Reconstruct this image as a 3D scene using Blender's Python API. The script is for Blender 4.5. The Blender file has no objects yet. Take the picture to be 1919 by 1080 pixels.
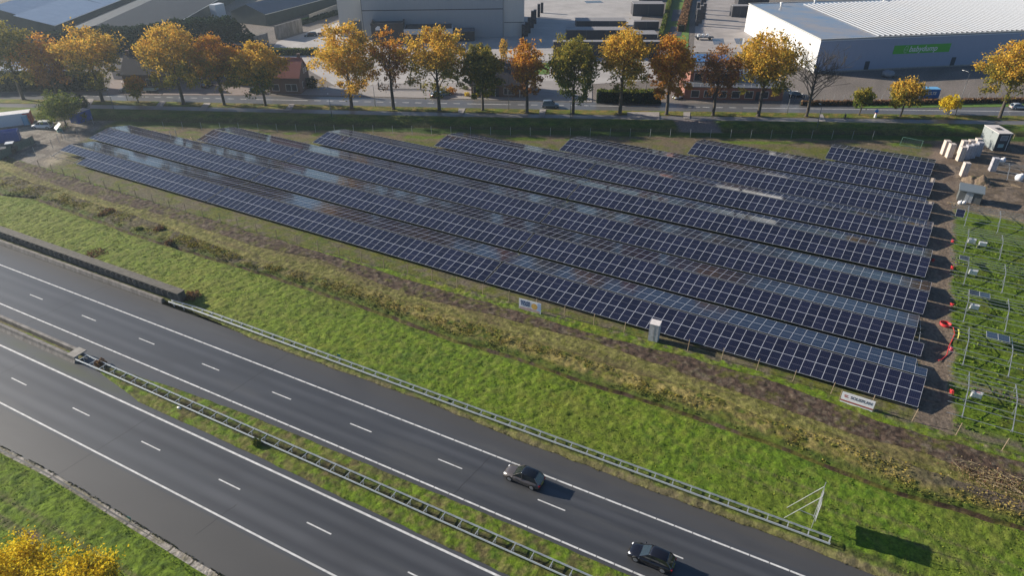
import bpy, math, random
import numpy as np
from mathutils import Vector, Matrix
C = bpy.context.scene.collection
sc = bpy.context.scene
R = math.radians
# ------------------------------------------------------------------ camera
F = 1279.3; TH = math.atan((540 + 272) / F); YAW = R(118.3); CH = 55.5
cam = bpy.data.cameras.new('camera'); camo = bpy.data.objects.new('camera', cam); C.objects.link(camo)
cam.sensor_width = 36; cam.lens = 36 * F / 1919.0; cam.clip_start = .5; cam.clip_end = 6000
camo.location = (0, 0, CH)
camo.rotation_euler = (math.pi / 2 - TH, 0, YAW - math.pi / 2)
sc.camera = camo
# ------------------------------------------------------------------ sky, sun, exposure
SUN_AZ = R(186.5); SUN_EL = R(21)
w = bpy.data.worlds.new('World'); sc.world = w; w.use_nodes = True
wn = w.node_tree.nodes; sky = wn.new('ShaderNodeTexSky'); sky.sky_type = 'NISHITA'; sky.sun_disc = False
sky.sun_elevation = SUN_EL; sky.sun_rotation = math.pi / 2 - SUN_AZ; sky.air_density = 1.0; sky.dust_density = .6; sky.ozone_density = 5.0
w.node_tree.links.new(sky.outputs[0], wn['Background'].inputs[0]); wn['Background'].inputs[1].default_value = .062
sl = bpy.data.lights.new('sun', 'SUN'); sl.energy = 5.0; sl.angle = R(.55); sl.color = (1, .9, .76)
so = bpy.data.objects.new('sun', sl); C.objects.link(so)
sd = Vector((math.cos(SUN_AZ) * math.cos(SUN_EL), math.sin(SUN_AZ) * math.cos(SUN_EL), math.sin(SUN_EL)))
so.rotation_euler = sd.to_track_quat('Z', 'Y').to_euler(); so.location = (-200, -50, 150)
sc.view_settings.view_transform = 'Standard'; sc.view_settings.look = 'None'; sc.view_settings.exposure = 0.8
sc.cycles.max_bounces = 6; sc.cycles.volume_bounces = 0; sc.cycles.transparent_max_bounces = 8
# ------------------------------------------------------------------ helpers
fwd = (math.cos(YAW), math.sin(YAW)); rgt = (fwd[1], -fwd[0])
def G(x, y, z=0.0):
    """world point at height z that lies on the sight line of a survey mark"""
    u = (x - 960) / F; v = (540 - y) / F
    f = math.cos(TH) + v * math.sin(TH); d = math.sin(TH) - v * math.cos(TH); t = (CH - z) / d
    return ((rgt[0] * u + fwd[0] * f) * t, (rgt[1] * u + fwd[1] * f) * t)
def Zat(X, Y, py):
    """height above (X, Y) whose image row is py"""
    b = X * fwd[0] + Y * fwd[1]; k = (540 - py) / F
    c = b * (k * math.cos(TH) - math.sin(TH)) / (math.cos(TH) + k * math.sin(TH))
    return CH + c
def tag(o, label=None, cat=None, group=None, kind=None):
    if label: o['label'] = label
    if cat: o['category'] = cat
    if group: o['group'] = group
    if kind: o['kind'] = kind
    return o
def empty(name, loc, rz=0, label=None, cat=None, group=None):
    o = bpy.data.objects.new(name, None); C.objects.link(o); o.location = loc; o.rotation_euler = (0, 0, rz)
    o.empty_display_size = .3
    return tag(o, label, cat, group)
def copy_tree(o, parent=None):
    c = o.copy(); C.objects.link(c)
    if parent: c.parent = parent
    for ch in o.children: copy_tree(ch, c)
    return c
class MB:
    def __init__(s): s.v = []; s.f = []; s.m = []; s.smooth = False
    def poly(s, pts, mi=0):
        n = len(s.v); s.v += [tuple(p) for p in pts]; s.f.append(tuple(range(n, n + len(pts)))); s.m.append(mi); return s
    def box(s, x0, x1, y0, y1, z0, z1, mi=0):
        n = len(s.v)
        s.v += [(x0, y0, z0), (x1, y0, z0), (x1, y1, z0), (x0, y1, z0), (x0, y0, z1), (x1, y0, z1), (x1, y1, z1), (x0, y1, z1)]
        for q in ((0, 3, 2, 1), (4, 5, 6, 7), (0, 1, 5, 4), (1, 2, 6, 5), (2, 3, 7, 6), (3, 0, 4, 7)):
            s.f.append(tuple(n + i for i in q)); s.m.append(mi)
        return s
    def bar(s, p, q, w, h, mi=0, up=(0, 0, 1)):
        p = Vector(p); q = Vector(q); d = (q - p)
        if d.length < 1e-6: return s
        d.normalize(); u = Vector(up)
        if abs(d.dot(u)) > .95: u = Vector((1, 0, 0))
        a = d.cross(u).normalized() * w / 2; b = a.cross(d).normalized() * h / 2; n = len(s.v)
        for c in (p, q): s.v += [tuple(c - a - b), tuple(c + a - b), tuple(c + a + b), tuple(c - a + b)]
        for qd in ((0, 1, 5, 4), (1, 2, 6, 5), (2, 3, 7, 6), (3, 0, 4, 7), (3, 2, 1, 0), (4, 5, 6, 7)):
            s.f.append(tuple(n + i for i in qd)); s.m.append(mi)
        return s
    def tube(s, pts, rs, n=8, mi=0, cap=True):
        base = len(s.v); pts = [Vector(p) for p in pts]
        if not hasattr(rs, '__len__'): rs = [rs] * len(pts)
        for i, p in enumerate(pts):
            d = (pts[min(i + 1, len(pts) - 1)] - pts[max(i - 1, 0)]).normalized()
            u = Vector((0, 0, 1)) if abs(d.z) < .9 else Vector((1, 0, 0))
            a = d.cross(u).normalized(); b = d.cross(a).normalized()
            for k in range(n):
                t = 2 * math.pi * k / n; s.v.append(tuple(p + (a * math.cos(t) + b * math.sin(t)) * rs[i]))
        for i in range(len(pts) - 1):
            for k in range(n):
                s.f.append((base + i * n + k, base + i * n + (k + 1) % n, base + (i + 1) * n + (k + 1) % n, base + (i + 1) * n + k)); s.m.append(mi)
        if cap:
            s.f.append(tuple(base + k for k in range(n))[::-1]); s.m.append(mi)
            s.f.append(tuple(base + (len(pts) - 1) * n + k for k in range(n))); s.m.append(mi)
        return s
    def loft(s, rings, mi=0, cap=True, closed=True):
        base = len(s.v); n = len(rings[0])
        for r in rings: s.v += [tuple(p) for p in r]
        for i in range(len(rings) - 1):
            for k in range(n if closed else n - 1):
                s.f.append((base + i * n + k, base + i * n + (k + 1) % n, base + (i + 1) * n + (k + 1) % n, base + (i + 1) * n + k)); s.m.append(mi(i, k) if callable(mi) else mi)
        if cap:
            m0 = mi(0, 0) if callable(mi) else mi
            s.f.append(tuple(base + k for k in range(n))[::-1]); s.m.append(m0)
            s.f.append(tuple(base + (len(rings) - 1) * n + k for k in range(n))); s.m.append(m0)
        return s
    def prism(s, poly, z0, z1, mi=0, top=None):
        n = len(s.v); k = len(poly)
        a = sum(poly[i][0] * poly[(i + 1) % k][1] - poly[(i + 1) % k][0] * poly[i][1] for i in range(k))
        if a < 0: poly = poly[::-1]
        z0 = z0 if hasattr(z0, '__len__') else [z0] * k; z1 = z1 if hasattr(z1, '__len__') else [z1] * k
        s.v += [(p[0], p[1], z0[i]) for i, p in enumerate(poly)] + [(p[0], p[1], z1[i]) for i, p in enumerate(poly)]
        s.f.append(tuple(n + i for i in range(k))[::-1]); s.m.append(mi)
        s.f.append(tuple(n + k + i for i in range(k))); s.m.append(mi if top is None else top)
        for i in range(k):
            s.f.append((n + i, n + (i + 1) % k, n + k + (i + 1) % k, n + k + i)); s.m.append(mi)
        return s
    def blob(s, c, r, mi=0, seed=0, n=7, jit=.18):
        rnd = random.Random(seed); base = len(s.v); rows = n; cols = n + 3
        r = r if hasattr(r, '__len__') else (r, r, r)
        for i in range(rows + 1):
            ph = math.pi * i / rows
            for k in range(cols):
                t = 2 * math.pi * k / cols; j = 1 + rnd.uniform(-jit, jit) * (0 < i < rows)
                s.v.append((c[0] + r[0] * math.sin(ph) * math.cos(t) * j, c[1] + r[1] * math.sin(ph) * math.sin(t) * j, c[2] + r[2] * math.cos(ph) * j))
        for i in range(rows):
            for k in range(cols):
                s.f.append((base + i * cols + k, base + (i + 1) * cols + k, base + (i + 1) * cols + (k + 1) % cols, base + i * cols + (k + 1) % cols)); s.m.append(mi)
        return s
    def build(s, name, mats, parent=None, loc=(0, 0, 0), rz=0, smooth=None, label=None, cat=None, group=None, kind=None):
        me = bpy.data.meshes.new(name); me.from_pydata(s.v, [], s.f)
        if not isinstance(mats, (list, tuple)): mats = [mats]
        for m in mats: me.materials.append(m)
        if len(mats) > 1: me.polygons.foreach_set('material_index', s.m)
        if s.smooth if smooth is None else smooth: me.polygons.foreach_set('use_smooth', [True] * len(s.f))
        me.update()
        o = bpy.data.objects.new(name, me); C.objects.link(o); o.location = loc; o.rotation_euler = (0, 0, rz)
        if parent: o.parent = parent
        return tag(o, label, cat, group, kind)
# ------------------------------------------------------------------ materials
def nodes(m):
    m.use_nodes = True; return m.node_tree.nodes, m.node_tree.links
def mat(name, col, rough=.7, metal=0, var=.12, scale=3.0, bump=0.0, coat=0, spec=.5, col2=None, stretch=None, obj=True, detail=4):
    m = bpy.data.materials.new(name); N, L = nodes(m); b = N['Principled BSDF']
    b.inputs['Roughness'].default_value = rough; b.inputs['Metallic'].default_value = metal
    b.inputs['Coat Weight'].default_value = coat; b.inputs['Specular IOR Level'].default_value = spec
    tc = N.new('ShaderNodeTexCoord'); mp = N.new('ShaderNodeMapping'); L.new(tc.outputs['Object'], mp.inputs[0])
    if stretch: mp.inputs['Scale'].default_value = stretch
    nz = N.new('ShaderNodeTexNoise'); nz.inputs['Scale'].default_value = scale; nz.inputs['Detail'].default_value = detail; nz.inputs['Roughness'].default_value = .65
    L.new(mp.outputs[0], nz.inputs[0])
    mx = N.new('ShaderNodeMix'); mx.data_type = 'RGBA'
    c2 = col2 if col2 else tuple(c * (1 + var) for c in col)
    c1 = col if col2 else tuple(c * (1 - var) for c in col)
    mx.inputs[6].default_value = (*c1, 1); mx.inputs[7].default_value = (*c2, 1)
    cr = N.new('ShaderNodeMapRange'); cr.inputs[1].default_value = .32; cr.inputs[2].default_value = .68; L.new(nz.outputs[0], cr.inputs[0])
    L.new(cr.outputs[0], mx.inputs[0]); L.new(mx.outputs[2], b.inputs['Base Color'])
    if bump:
        bp = N.new('ShaderNodeBump'); bp.inputs['Strength'].default_value = bump; bp.inputs['Distance'].default_value = .05
        L.new(nz.outputs[0], bp.inputs['Height']); L.new(bp.outputs[0], b.inputs['Normal'])
    return m
def mat_attr(name, rough=.9, scale=6.0, amt=.35, bump=.5, dist=.06, scale2=None, spec=.2):
    """albedo from the mesh's own colour layer, broken up by fine noise"""
    m = bpy.data.materials.new(name); N, L = nodes(m); b = N['Principled BSDF']
    b.inputs['Roughness'].default_value = rough; b.inputs['Specular IOR Level'].default_value = spec
    at = N.new('ShaderNodeAttribute'); at.attribute_name = 'Col'
    tc = N.new('ShaderNodeTexCoord'); nz = N.new('ShaderNodeTexNoise'); nz.inputs['Scale'].default_value = scale; nz.inputs['Detail'].default_value = 5; nz.inputs['Roughness'].default_value = .7
    L.new(tc.outputs['Object'], nz.inputs[0])
    mr = N.new('ShaderNodeMapRange'); mr.inputs[1].default_value = .3; mr.inputs[2].default_value = .7; mr.inputs[3].default_value = 1 - amt; mr.inputs[4].default_value = 1 + amt
    L.new(nz.outputs[0], mr.inputs[0])
    mx = N.new('ShaderNodeVectorMath'); mx.operation = 'SCALE'; L.new(at.outputs['Color'], mx.inputs[0]); L.new(mr.outputs[0], mx.inputs['Scale'])
    L.new(mx.outputs[0], b.inputs['Base Color'])
    if bump:
        bp = N.new('ShaderNodeBump'); bp.inputs['Strength'].default_value = bump; bp.inputs['Distance'].default_value = dist
        L.new(nz.outputs[0], bp.inputs['Height']); L.new(bp.outputs[0], b.inputs['Normal'])
    return m
def mat_leaf(name, trans=.35):
    m = bpy.data.materials.new(name); N, L = nodes(m)
    for n in list(N):
        if n.type != 'OUTPUT_MATERIAL': N.remove(n)
    out = [n for n in N if n.type == 'OUTPUT_MATERIAL'][0]
    at = N.new('ShaderNodeAttribute'); at.attribute_name = 'Col'
    d = N.new('ShaderNodeBsdfDiffuse'); t = N.new('ShaderNodeBsdfTranslucent'); mx = N.new('ShaderNodeMixShader'); mx.inputs[0].default_value = trans
    L.new(at.outputs['Color'], d.inputs[0]); L.new(at.outputs['Color'], t.inputs[0]); L.new(d.outputs[0], mx.inputs[1]); L.new(t.outputs[0], mx.inputs[2]); L.new(mx.outputs[0], out.inputs[0])
    return m
# numpy value noise
def vnoise(x, y, s, seed=0):
    x = np.asarray(x, float) / s; y = np.asarray(y, float) / s; xi = np.floor(x); yi = np.floor(y); fx = x - xi; fy = y - yi
    fx = fx * fx * (3 - 2 * fx); fy = fy * fy * (3 - 2 * fy)
    h = lambda a, b: np.modf(np.abs(np.sin(a * 127.1 + b * 311.7 + seed * 74.7) * 43758.5453))[0]
    return (h(xi, yi) * (1 - fx) + h(xi + 1, yi) * fx) * (1 - fy) + (h(xi, yi + 1) * (1 - fx) + h(xi + 1, yi + 1) * fx) * fy
def fbm(x, y, s, seed=0, o=4, g=.55):
    t = 0; a = 1; n = 0
    for i in range(o): t = t + a * vnoise(x + i * 13.7, y - i * 7.3, s / 2 ** i, seed + i); n += a; a *= g
    return t / n
def sm(a, b, x): t = np.clip((x - a) / (b - a), 0, 1); return t * t * (3 - 2 * t)
def mixc(c, d, t): return c * (1 - t[..., None]) + np.asarray(d) * t[..., None]
def set_col(me, col):
    a = me.color_attributes.new('Col', 'FLOAT_COLOR', 'POINT'); buf = np.ones((len(col), 4), np.float32); buf[:, :3] = col; a.data.foreach_set('color', buf.ravel())
def grid_obj(name, X, Y, Z, col, m, **kw):
    nu, nv = X.shape; me = bpy.data.meshes.new(name)
    co = np.stack([X, Y, Z], -1).reshape(-1, 3).astype(np.float32)
    i = np.arange(nu * nv).reshape(nu, nv); q = np.stack([i[:-1, :-1], i[1:, :-1], i[1:, 1:], i[:-1, 1:]], -1).reshape(-1, 4)
    me.vertices.add(len(co)); me.vertices.foreach_set('co', co.ravel()); me.loops.add(q.size); me.loops.foreach_set('vertex_index', q.ravel().astype(np.int32))
    me.polygons.add(len(q)); me.polygons.foreach_set('loop_start', np.arange(0, q.size, 4, dtype=np.int32)); me.polygons.foreach_set('loop_total', np.full(len(q), 4, np.int32))
    me.update(calc_edges=True); me.polygons.foreach_set('use_smooth', [True] * len(q)); set_col(me, col.reshape(-1, 3)); me.materials.append(m)
    o = bpy.data.objects.new(name, me); C.objects.link(o); return tag(o, **kw)
def line(pts, z=0):
    """a boundary line Y(X) through surveyed marks"""
    w_ = sorted(G(*p, z) for p in pts); xs = [a[0] for a in w_]; ys = [a[1] for a in w_]
    return lambda X: np.interp(X, xs, ys) + np.where(X < xs[0], (X - xs[0]) * .012, 0) + np.where(X > xs[-1], (X - xs[-1]) * .012, 0)
def hw(x): return .0145 * x - .00003 * x * x
def RD(x):   # centre line of the provincial road
    return np.interp(x, [-400, -211.5, -174.5, -113.7, -83.5, -24, 33.9, 200], [9, 97.3, 115, 142.4, 156.3, 185, 213, 296])
# ------------------------------------------------------------------ ground
M = {}
M['ground'] = mat('far_ground', (.09, .10, .04), .95, var=.3, scale=.05)
M['veg'] = mat_attr('grass_cover', scale=2.6, amt=.5, bump=1.0, dist=.16)
M['soil'] = mat_attr('bare_soil', scale=2.4, amt=.5, bump=1.0, dist=.14)
M['tar'] = mat_attr('asphalt', rough=.43, scale=9, amt=.07, bump=.12, dist=.01, spec=.65)
M['mark'] = mat('road_paint', (.74, .74, .72), .6, var=.08, scale=1.6, col2=(.42, .42, .41), detail=8)
MB().poly([(-2500, -2500, -.9), (2500, -2500, -.9), (2500, 2500, -.9), (-2500, 2500, -.9)]).build('ground', M['ground'], kind='structure')
# motorway
X = np.arange(-330, 140, 2.0); OFF = np.concatenate([np.arange(21.9, 35.6, .3), [35.8, 36.0], np.arange(36.2, 50.5, .3)])
XX, OO = np.meshgrid(X, OFF, indexing='ij'); YY = OO + hw(XX)
col = np.ones(XX.shape + (3,)) * np.array([.058, .061, .067])
def track(c, wd, k):
    global col
    col = mixc(col, np.array([.038, .040, .045]), k * np.exp(-((OO - c - .12 * np.sin(XX / 30)) / wd) ** 2))
for c in (40.45, 42.1, 43.95, 45.4, 27.7, 29.3, 31.0, 32.6): track(c, .42, .55 if c > 38 else .85)
col = mixc(col, (.078, .081, .088), .8 * np.exp(-((OO - 41.3) / .35) ** 2) + .8 * np.exp(-((OO - 44.7) / .35) ** 2) + 1.0 * np.exp(-((OO - 28.5) / .55) ** 2) + .7 * np.exp(-((OO - 31.8) / .45) ** 2))
col = mixc(col, (.069, .066, .061), sm(48.3, 48.5, OO) + (1 - sm(26.2, 26.4, OO)))
col = mixc(col, (.07, .068, .066), sm(46.7, 46.8, OO) * (1 - sm(48.2, 48.3, OO)) * .7 + sm(38.0, 39.0, OO) * (1 - sm(39.3, 39.4, OO)) * .6)
col *= (1 + .14 * (fbm(XX, OO * 6, 22, 5)[..., None] - .5)) * (1 + .10 * (fbm(XX * .3, OO, 2.0, 15)[..., None] - .5))
pn = (fbm(XX * .25, OO * .9, 3.0, 25) - .5)[..., None]; col *= 1 + .30 * pn
st_ = sm(.60, .78, fbm(XX, OO * 2.2, 7.0, 27)); col = mixc(col, (.040, .041, .044), st_ * .45); col = mixc(col, (.085, .085, .083), sm(.62, .8, fbm(XX * .15, OO * 1.6, 2.4, 28)) * .5)
col = mixc(col, (.06, .065, .072), sm(-50, -50.4, XX) * sm(-74, -73.6, XX) * sm(26.9, 27.1, OO) * sm(30.1, 29.9, OO) * .35)
col = mixc(col, (.06, .07, .02), (sm(35.9, 35.3, OO) if False else np.clip(1 - np.abs(OO - 34.6) / 1.1, 0, 1)) * sm(-62, -80, XX) * fbm(XX, OO, 3, 8) * 1.1)
grid_obj('motorway', XX, YY, XX * 0, col, M['tar'], kind='structure')
MK = MB()
def stripe(o, w_, xs, z=.006):
    for a, b in zip(xs[:-1], xs[1:]): MK.poly([(a, o - w_ / 2 + hw(a), z), (b, o - w_ / 2 + hw(b), z), (b, o + w_ / 2 + hw(b), z), (a, o + w_ / 2 + hw(a), z)])
for o, w_ in ((33.52, .24), (26.68, .2)): stripe(o, w_, list(np.arange(-320, 130, 5.0)))
for o in (46.32, 39.57):   # drainage gaps cut through the ribbed edge lines
    for a in np.arange(-320, 130, 1.8): stripe(o, .2, [a, a + 1.73])
for k in range(-20, 20):
    a = -104.05 + 12 * k; stripe(43.07, .15, [a, a + 3.05]); a = -86.8 + 12 * k; stripe(30.08, .15, [a, a + 3.05])
MK.build('road_marking', M['mark'], kind='structure')
SM_ = MB()
for x, o0, o1, lean_ in ((-66.3, 22.6, 34.2, 1.0), (-89.5, 22.6, 34.2, 1.0), (-28.0, 39.2, 46.1, .8), (-97.0, 38.2, 50.0, .8), (-60.5, 39.3, 50.0, .8), (-47.2, 24.0, 28.5, .6)):    # filled joints across the carriageways
    rj = random.Random(int(-x)); pts = [(x + lean_ * (k / 12) + rj.uniform(-.06, .06), o0 + (o1 - o0) * k / 12) for k in range(13)]
    for a, b in zip(pts[:-1], pts[1:]):
        SM_.poly([(a[0] - .035, a[1] + hw(a[0]), .0045), (a[0] + .035, a[1] + hw(a[0]), .0045), (b[0] + .035, b[1] + hw(b[0]), .0045), (b[0] - .035, b[1] + hw(b[0]), .0045)])
SM_.build('road_joints', mat('bitumen_seam', (.035, .035, .037), .5), kind='structure')
GR = dict(bright=(.122, .188, .012), deep=(.055, .10, .012), yel=(.23, .215, .03), olive=(.115, .12, .02), straw=(.30, .25, .09), brown=(.10, .068, .042), soil=(.105, .082, .066), mud=(.17, .135, .105), sand=(.30, .25, .19), darkgreen=(.028, .055, .012))
GR = {k: np.array(v) for k, v in GR.items()}
def grassmix(X, Y, seed, a='bright', b='deep', c='yel', s=2.2, kc=.5):
    n1 = fbm(X, Y, s, seed); n2 = fbm(X, Y, s * 4, seed + 9); n3 = vnoise(X, Y, .45, seed + 20)
    col = np.ones(X.shape + (3,)) * GR[a]
    col = mixc(col, GR[b], sm(.40, .80, n1 * .4 + n3 * .6) * .8); col = mixc(col, GR[c], sm(.52, .8, n2 * .6 + .4 * vnoise(X, Y, .8, seed + 31)) * kc)
    return col
def patch(name, xs, lo, hi, nv, hf, cf, m='veg', over=.0, **kw):
    u = np.asarray(xs, float); t = np.linspace(0, 1, nv); U, T = np.meshgrid(u, t, indexing='ij')
    L_ = lo(u)[:, None]; H_ = hi(u)[:, None]; Y = L_ + (H_ - L_) * T; Z, col = hf(U, Y, T), cf(U, Y, T)
    return grid_obj(name, U, Y, Z, col, M[m], **kw)
def wob(f, a, s, seed): return lambda X: f(X) + a * (fbm(X, X * 0 + seed * 3.1, s, seed, 3) - .5) * 2
edge_n = wob(line([(70, 480), (175, 515), (310, 567), (345, 577.5), (480, 638), (655, 702), (790, 750), (960, 821), (1125, 883), (1290, 947), (1440, 1000), (1638, 1078)]), .18, 1.6, 3)
bank_top = wob(line([(0, 367), (60, 373), (195, 422), (250, 443), (375, 481), (480, 513), (630, 563), (730, 598), (855, 643), (960, 674), (1100, 723), (1210, 756), (1342, 801), (1440, 835), (1562, 884), (1684, 930), (1919, 998)]), .22, 2.2, 4)
furrow_top = lambda X: bank_top(X) + .7 + .55 * (fbm(X, X * 0, 4, 77) - .5)
weeds_top = wob(line([(10, 322), (57, 340), (215, 394), (300, 420), (480, 492), (655, 531), (780, 573), (960, 628), (1160, 692), (1335, 743), (1440, 788), (1600, 832), (1715, 875), (1919, 940)]), .45, 5, 5)
soil_lo = wob(line([(15, 303), (105, 348), (200, 376), (312, 406), (480, 462), (600, 488), (780, 557), (960, 601), (1110, 641), (1285, 702), (1440, 755), (1593, 812), (1745, 856), (1919, 925)]), .3, 3, 6)
soil_hi = wob(line([(30, 300), (125, 328), (225, 360), (325, 390), (480, 438), (625, 481), (730, 515), (855, 552), (960, 581), (1135, 635), (1285, 670), (1440, 712), (1684, 803), (1919, 868)]), .3, 2.5, 7)
fence_y = lambda X: np.interp(X, [-170, -130, -106, -84, -60, -48.4, -39.7, -9.2, 1.8, 10.3, 22, 60], [71.5, 70.9, 71.2, 71.5, 72.4, 73.1, 73.3, 74.4, 74.2, 73.6, 73.0, 72.6]) + .0
XA = np.arange(-190, 70, .22)
def h_grass(amp, seed, base=.03, prof=None):
    def f(X, Y, T):
        z = base + amp * (.8 * fbm(X, Y, .95, seed, 3, .7) ** 1.4 + .55 * vnoise(X, Y, .42, seed + 3) + .2 * fbm(X, Y, 6, seed + 8, 2))
        edge = np.minimum(sm(0, .04, T), sm(1, .96, T)); z = z * (.15 + .85 * edge)
        return z + (prof(X, Y, T) if prof is not None else 0)
    return f
def c_verge(X, Y, T):
    c = grassmix(X, Y, 11, kc=.38); c = mixc(c, (.075, .15, .012), sm(-25, 10, X) * .45); n = fbm(X, Y, 1.2, 41); d = Y - hw(X)
    c = mixc(c, (.15, .125, .07), sm(50.85, 50.1, d + (n - .5) * 1.0) * .95)
    c = mixc(c, GR['darkgreen'] * 1.8, sm(.56, .7, fbm(X, Y, 5, 60)) * .25)
    c = mixc(c, GR['olive'] * 1.2, sm(.5, .7, fbm(X, Y, 9, 61)) * .35); c = mixc(c, (.20, .21, .045), sm(.45, .8, vnoise(X, Y, .6, 62)) * .35 + sm(-40, -90, X) * .3)
    c = mixc(c, (.045, .036, .022), np.exp(-((d - 51.0) / .42) ** 4) * .8 * (.6 + .4 * n))  # shade under the crash barrier painted into the ground as a dark strip
    c = mixc(c, (.20, .15, .10), np.exp(-((X + 96) / 3.0) ** 2 - ((Y - 51.4) / 1.2) ** 2) * 1.2)
    for o in (56.0, 57.9):   # wheel marks of the mower
        wv = np.exp(-((d - o + (X + 10) * .055) / .22) ** 2) * sm(-10, 0, X)
        c = mixc(c, (.12, .10, .05), np.clip(wv * (.35 + .65 * (np.sin(X * 9 + Y * 3) > 0)), 0, 1) * .75)
    return c
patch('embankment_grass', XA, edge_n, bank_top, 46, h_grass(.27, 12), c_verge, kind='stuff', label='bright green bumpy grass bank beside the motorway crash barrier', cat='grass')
def h_fur(X, Y, T): return .03 - .42 * np.sin(np.pi * np.clip(T, 0, 1)) ** .7 + .08 * vnoise(X, Y, .5, 3) * np.sin(np.pi * T)
def c_fur(X, Y, T):
    c = np.ones(X.shape + (3,)) * np.array([.06, .04, .026]); c = mixc(c, GR['mud'], sm(.5, .75, fbm(X, Y, 2.5, 19)) * .35); c = mixc(c, GR['olive'], sm(.40, .6, fbm(X, Y, .9, 23)) * .7)
    return c
patch('ditch', XA, bank_top, furrow_top, 8, h_fur, c_fur, 'soil', kind='structure')
def c_weed(X, Y, T):
    c = grassmix(X, Y, 71, 'olive', 'deep', 'yel', 1.4, .9); c = mixc(c, (.21, .17, .06), sm(.4, .65, fbm(X, Y, .8, 73)) * .6); c = mixc(c, (.10, .075, .04), sm(.55, .8, vnoise(X, Y, .5, 74)) * .5)
    c = mixc(c, (.34, .27, .10), sm(.46, .66, .5 * fbm(X, Y * 1.6, 3.2, 75) + .5 * fbm(X, Y, .8, 76)) * sm(.15, .5, T) * .7 * sm(-75, -40, X))
    c = mixc(c, GR['deep'], sm(.35, .1, T) * .6); c = mixc(c, (.09, .07, .05), sm(.5, .64, fbm(X, Y, 2.4, 79)) * sm(-60, -85, X) * .8)
    c = mixc(c, GR['soil'], sm(5, 20, X) * sm(.45, .8, T + .3 * fbm(X, Y, 3, 80)) * .9)
    return c
patch('rough_weeds', XA, furrow_top, weeds_top, 24, h_grass(.26, 72, .05), c_weed, kind='stuff', label='tangled olive and yellow weeds above the narrow ditch', cat='weeds')
def c_mown(X, Y, T):
    c = np.ones(X.shape + (3,)) * np.array([.19, .18, .055]); c = mixc(c, GR['olive'] * .85, sm(.42, .62, fbm(X, Y, .6, 83)) * .75); c = mixc(c, (.09, .07, .035), sm(.6, .85, vnoise(X, Y, .45, 86)) * .6); c = mixc(c, GR['straw'], sm(.55, .75, fbm(X * .5, Y * 1.5, 3, 84)) * .45)
    return mixc(c, GR['brown'] * 1.0, sm(.5, .7, fbm(X * .25, Y * 2, 2.5, 85)) * .45)
patch('mown_strip', XA, weeds_top, soil_lo, 20, h_grass(.17, 82), c_mown, kind='stuff', label='straw yellow mown strip below the dug soil', cat='mown grass')
def c_soil(X, Y, T):
    c = np.ones(X.shape + (3,)) * np.array([.088, .060, .044]); c = mixc(c, (.16, .132, .095), sm(.48, .7, fbm(X, Y, .6, 93)) * .8); c = mixc(c, (.04, .027, .02), sm(.5, .75, vnoise(X, Y, .45, 94)) * .75)
    return mixc(c, GR['olive'] * .9, sm(.48, .68, .5 * fbm(X, Y, 1.6, 95) + .5 * fbm(X, Y, .6, 96)) * .75)
patch('soil_strip', XA, soil_lo, soil_hi, 22, h_grass(.22, 92, .04), c_soil, 'soil', kind='structure')
def c_fg(X, Y, T):
    c = grassmix(X, Y, 101, 'bright', 'deep', 'yel', 1.6, .5); c = mixc(c, GR['mud'] * .8, sm(.46, .62, .6 * fbm(X, Y * 1.5, 2.0, 103) + .4 * vnoise(X, Y, .5, 104)) * (.35 + .65 * sm(.35, .8, T)) * .9); c = mixc(c, GR['olive'], sm(.45, .7, fbm(X, Y, .8, 105)) * .6)
    return c
patch('fence_line_grass', XA, soil_hi, fence_y, 20, h_grass(.22, 102), c_fg, kind='stuff', label='green weedy strip along the site fence nearest the motorway', cat='grass')
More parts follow.
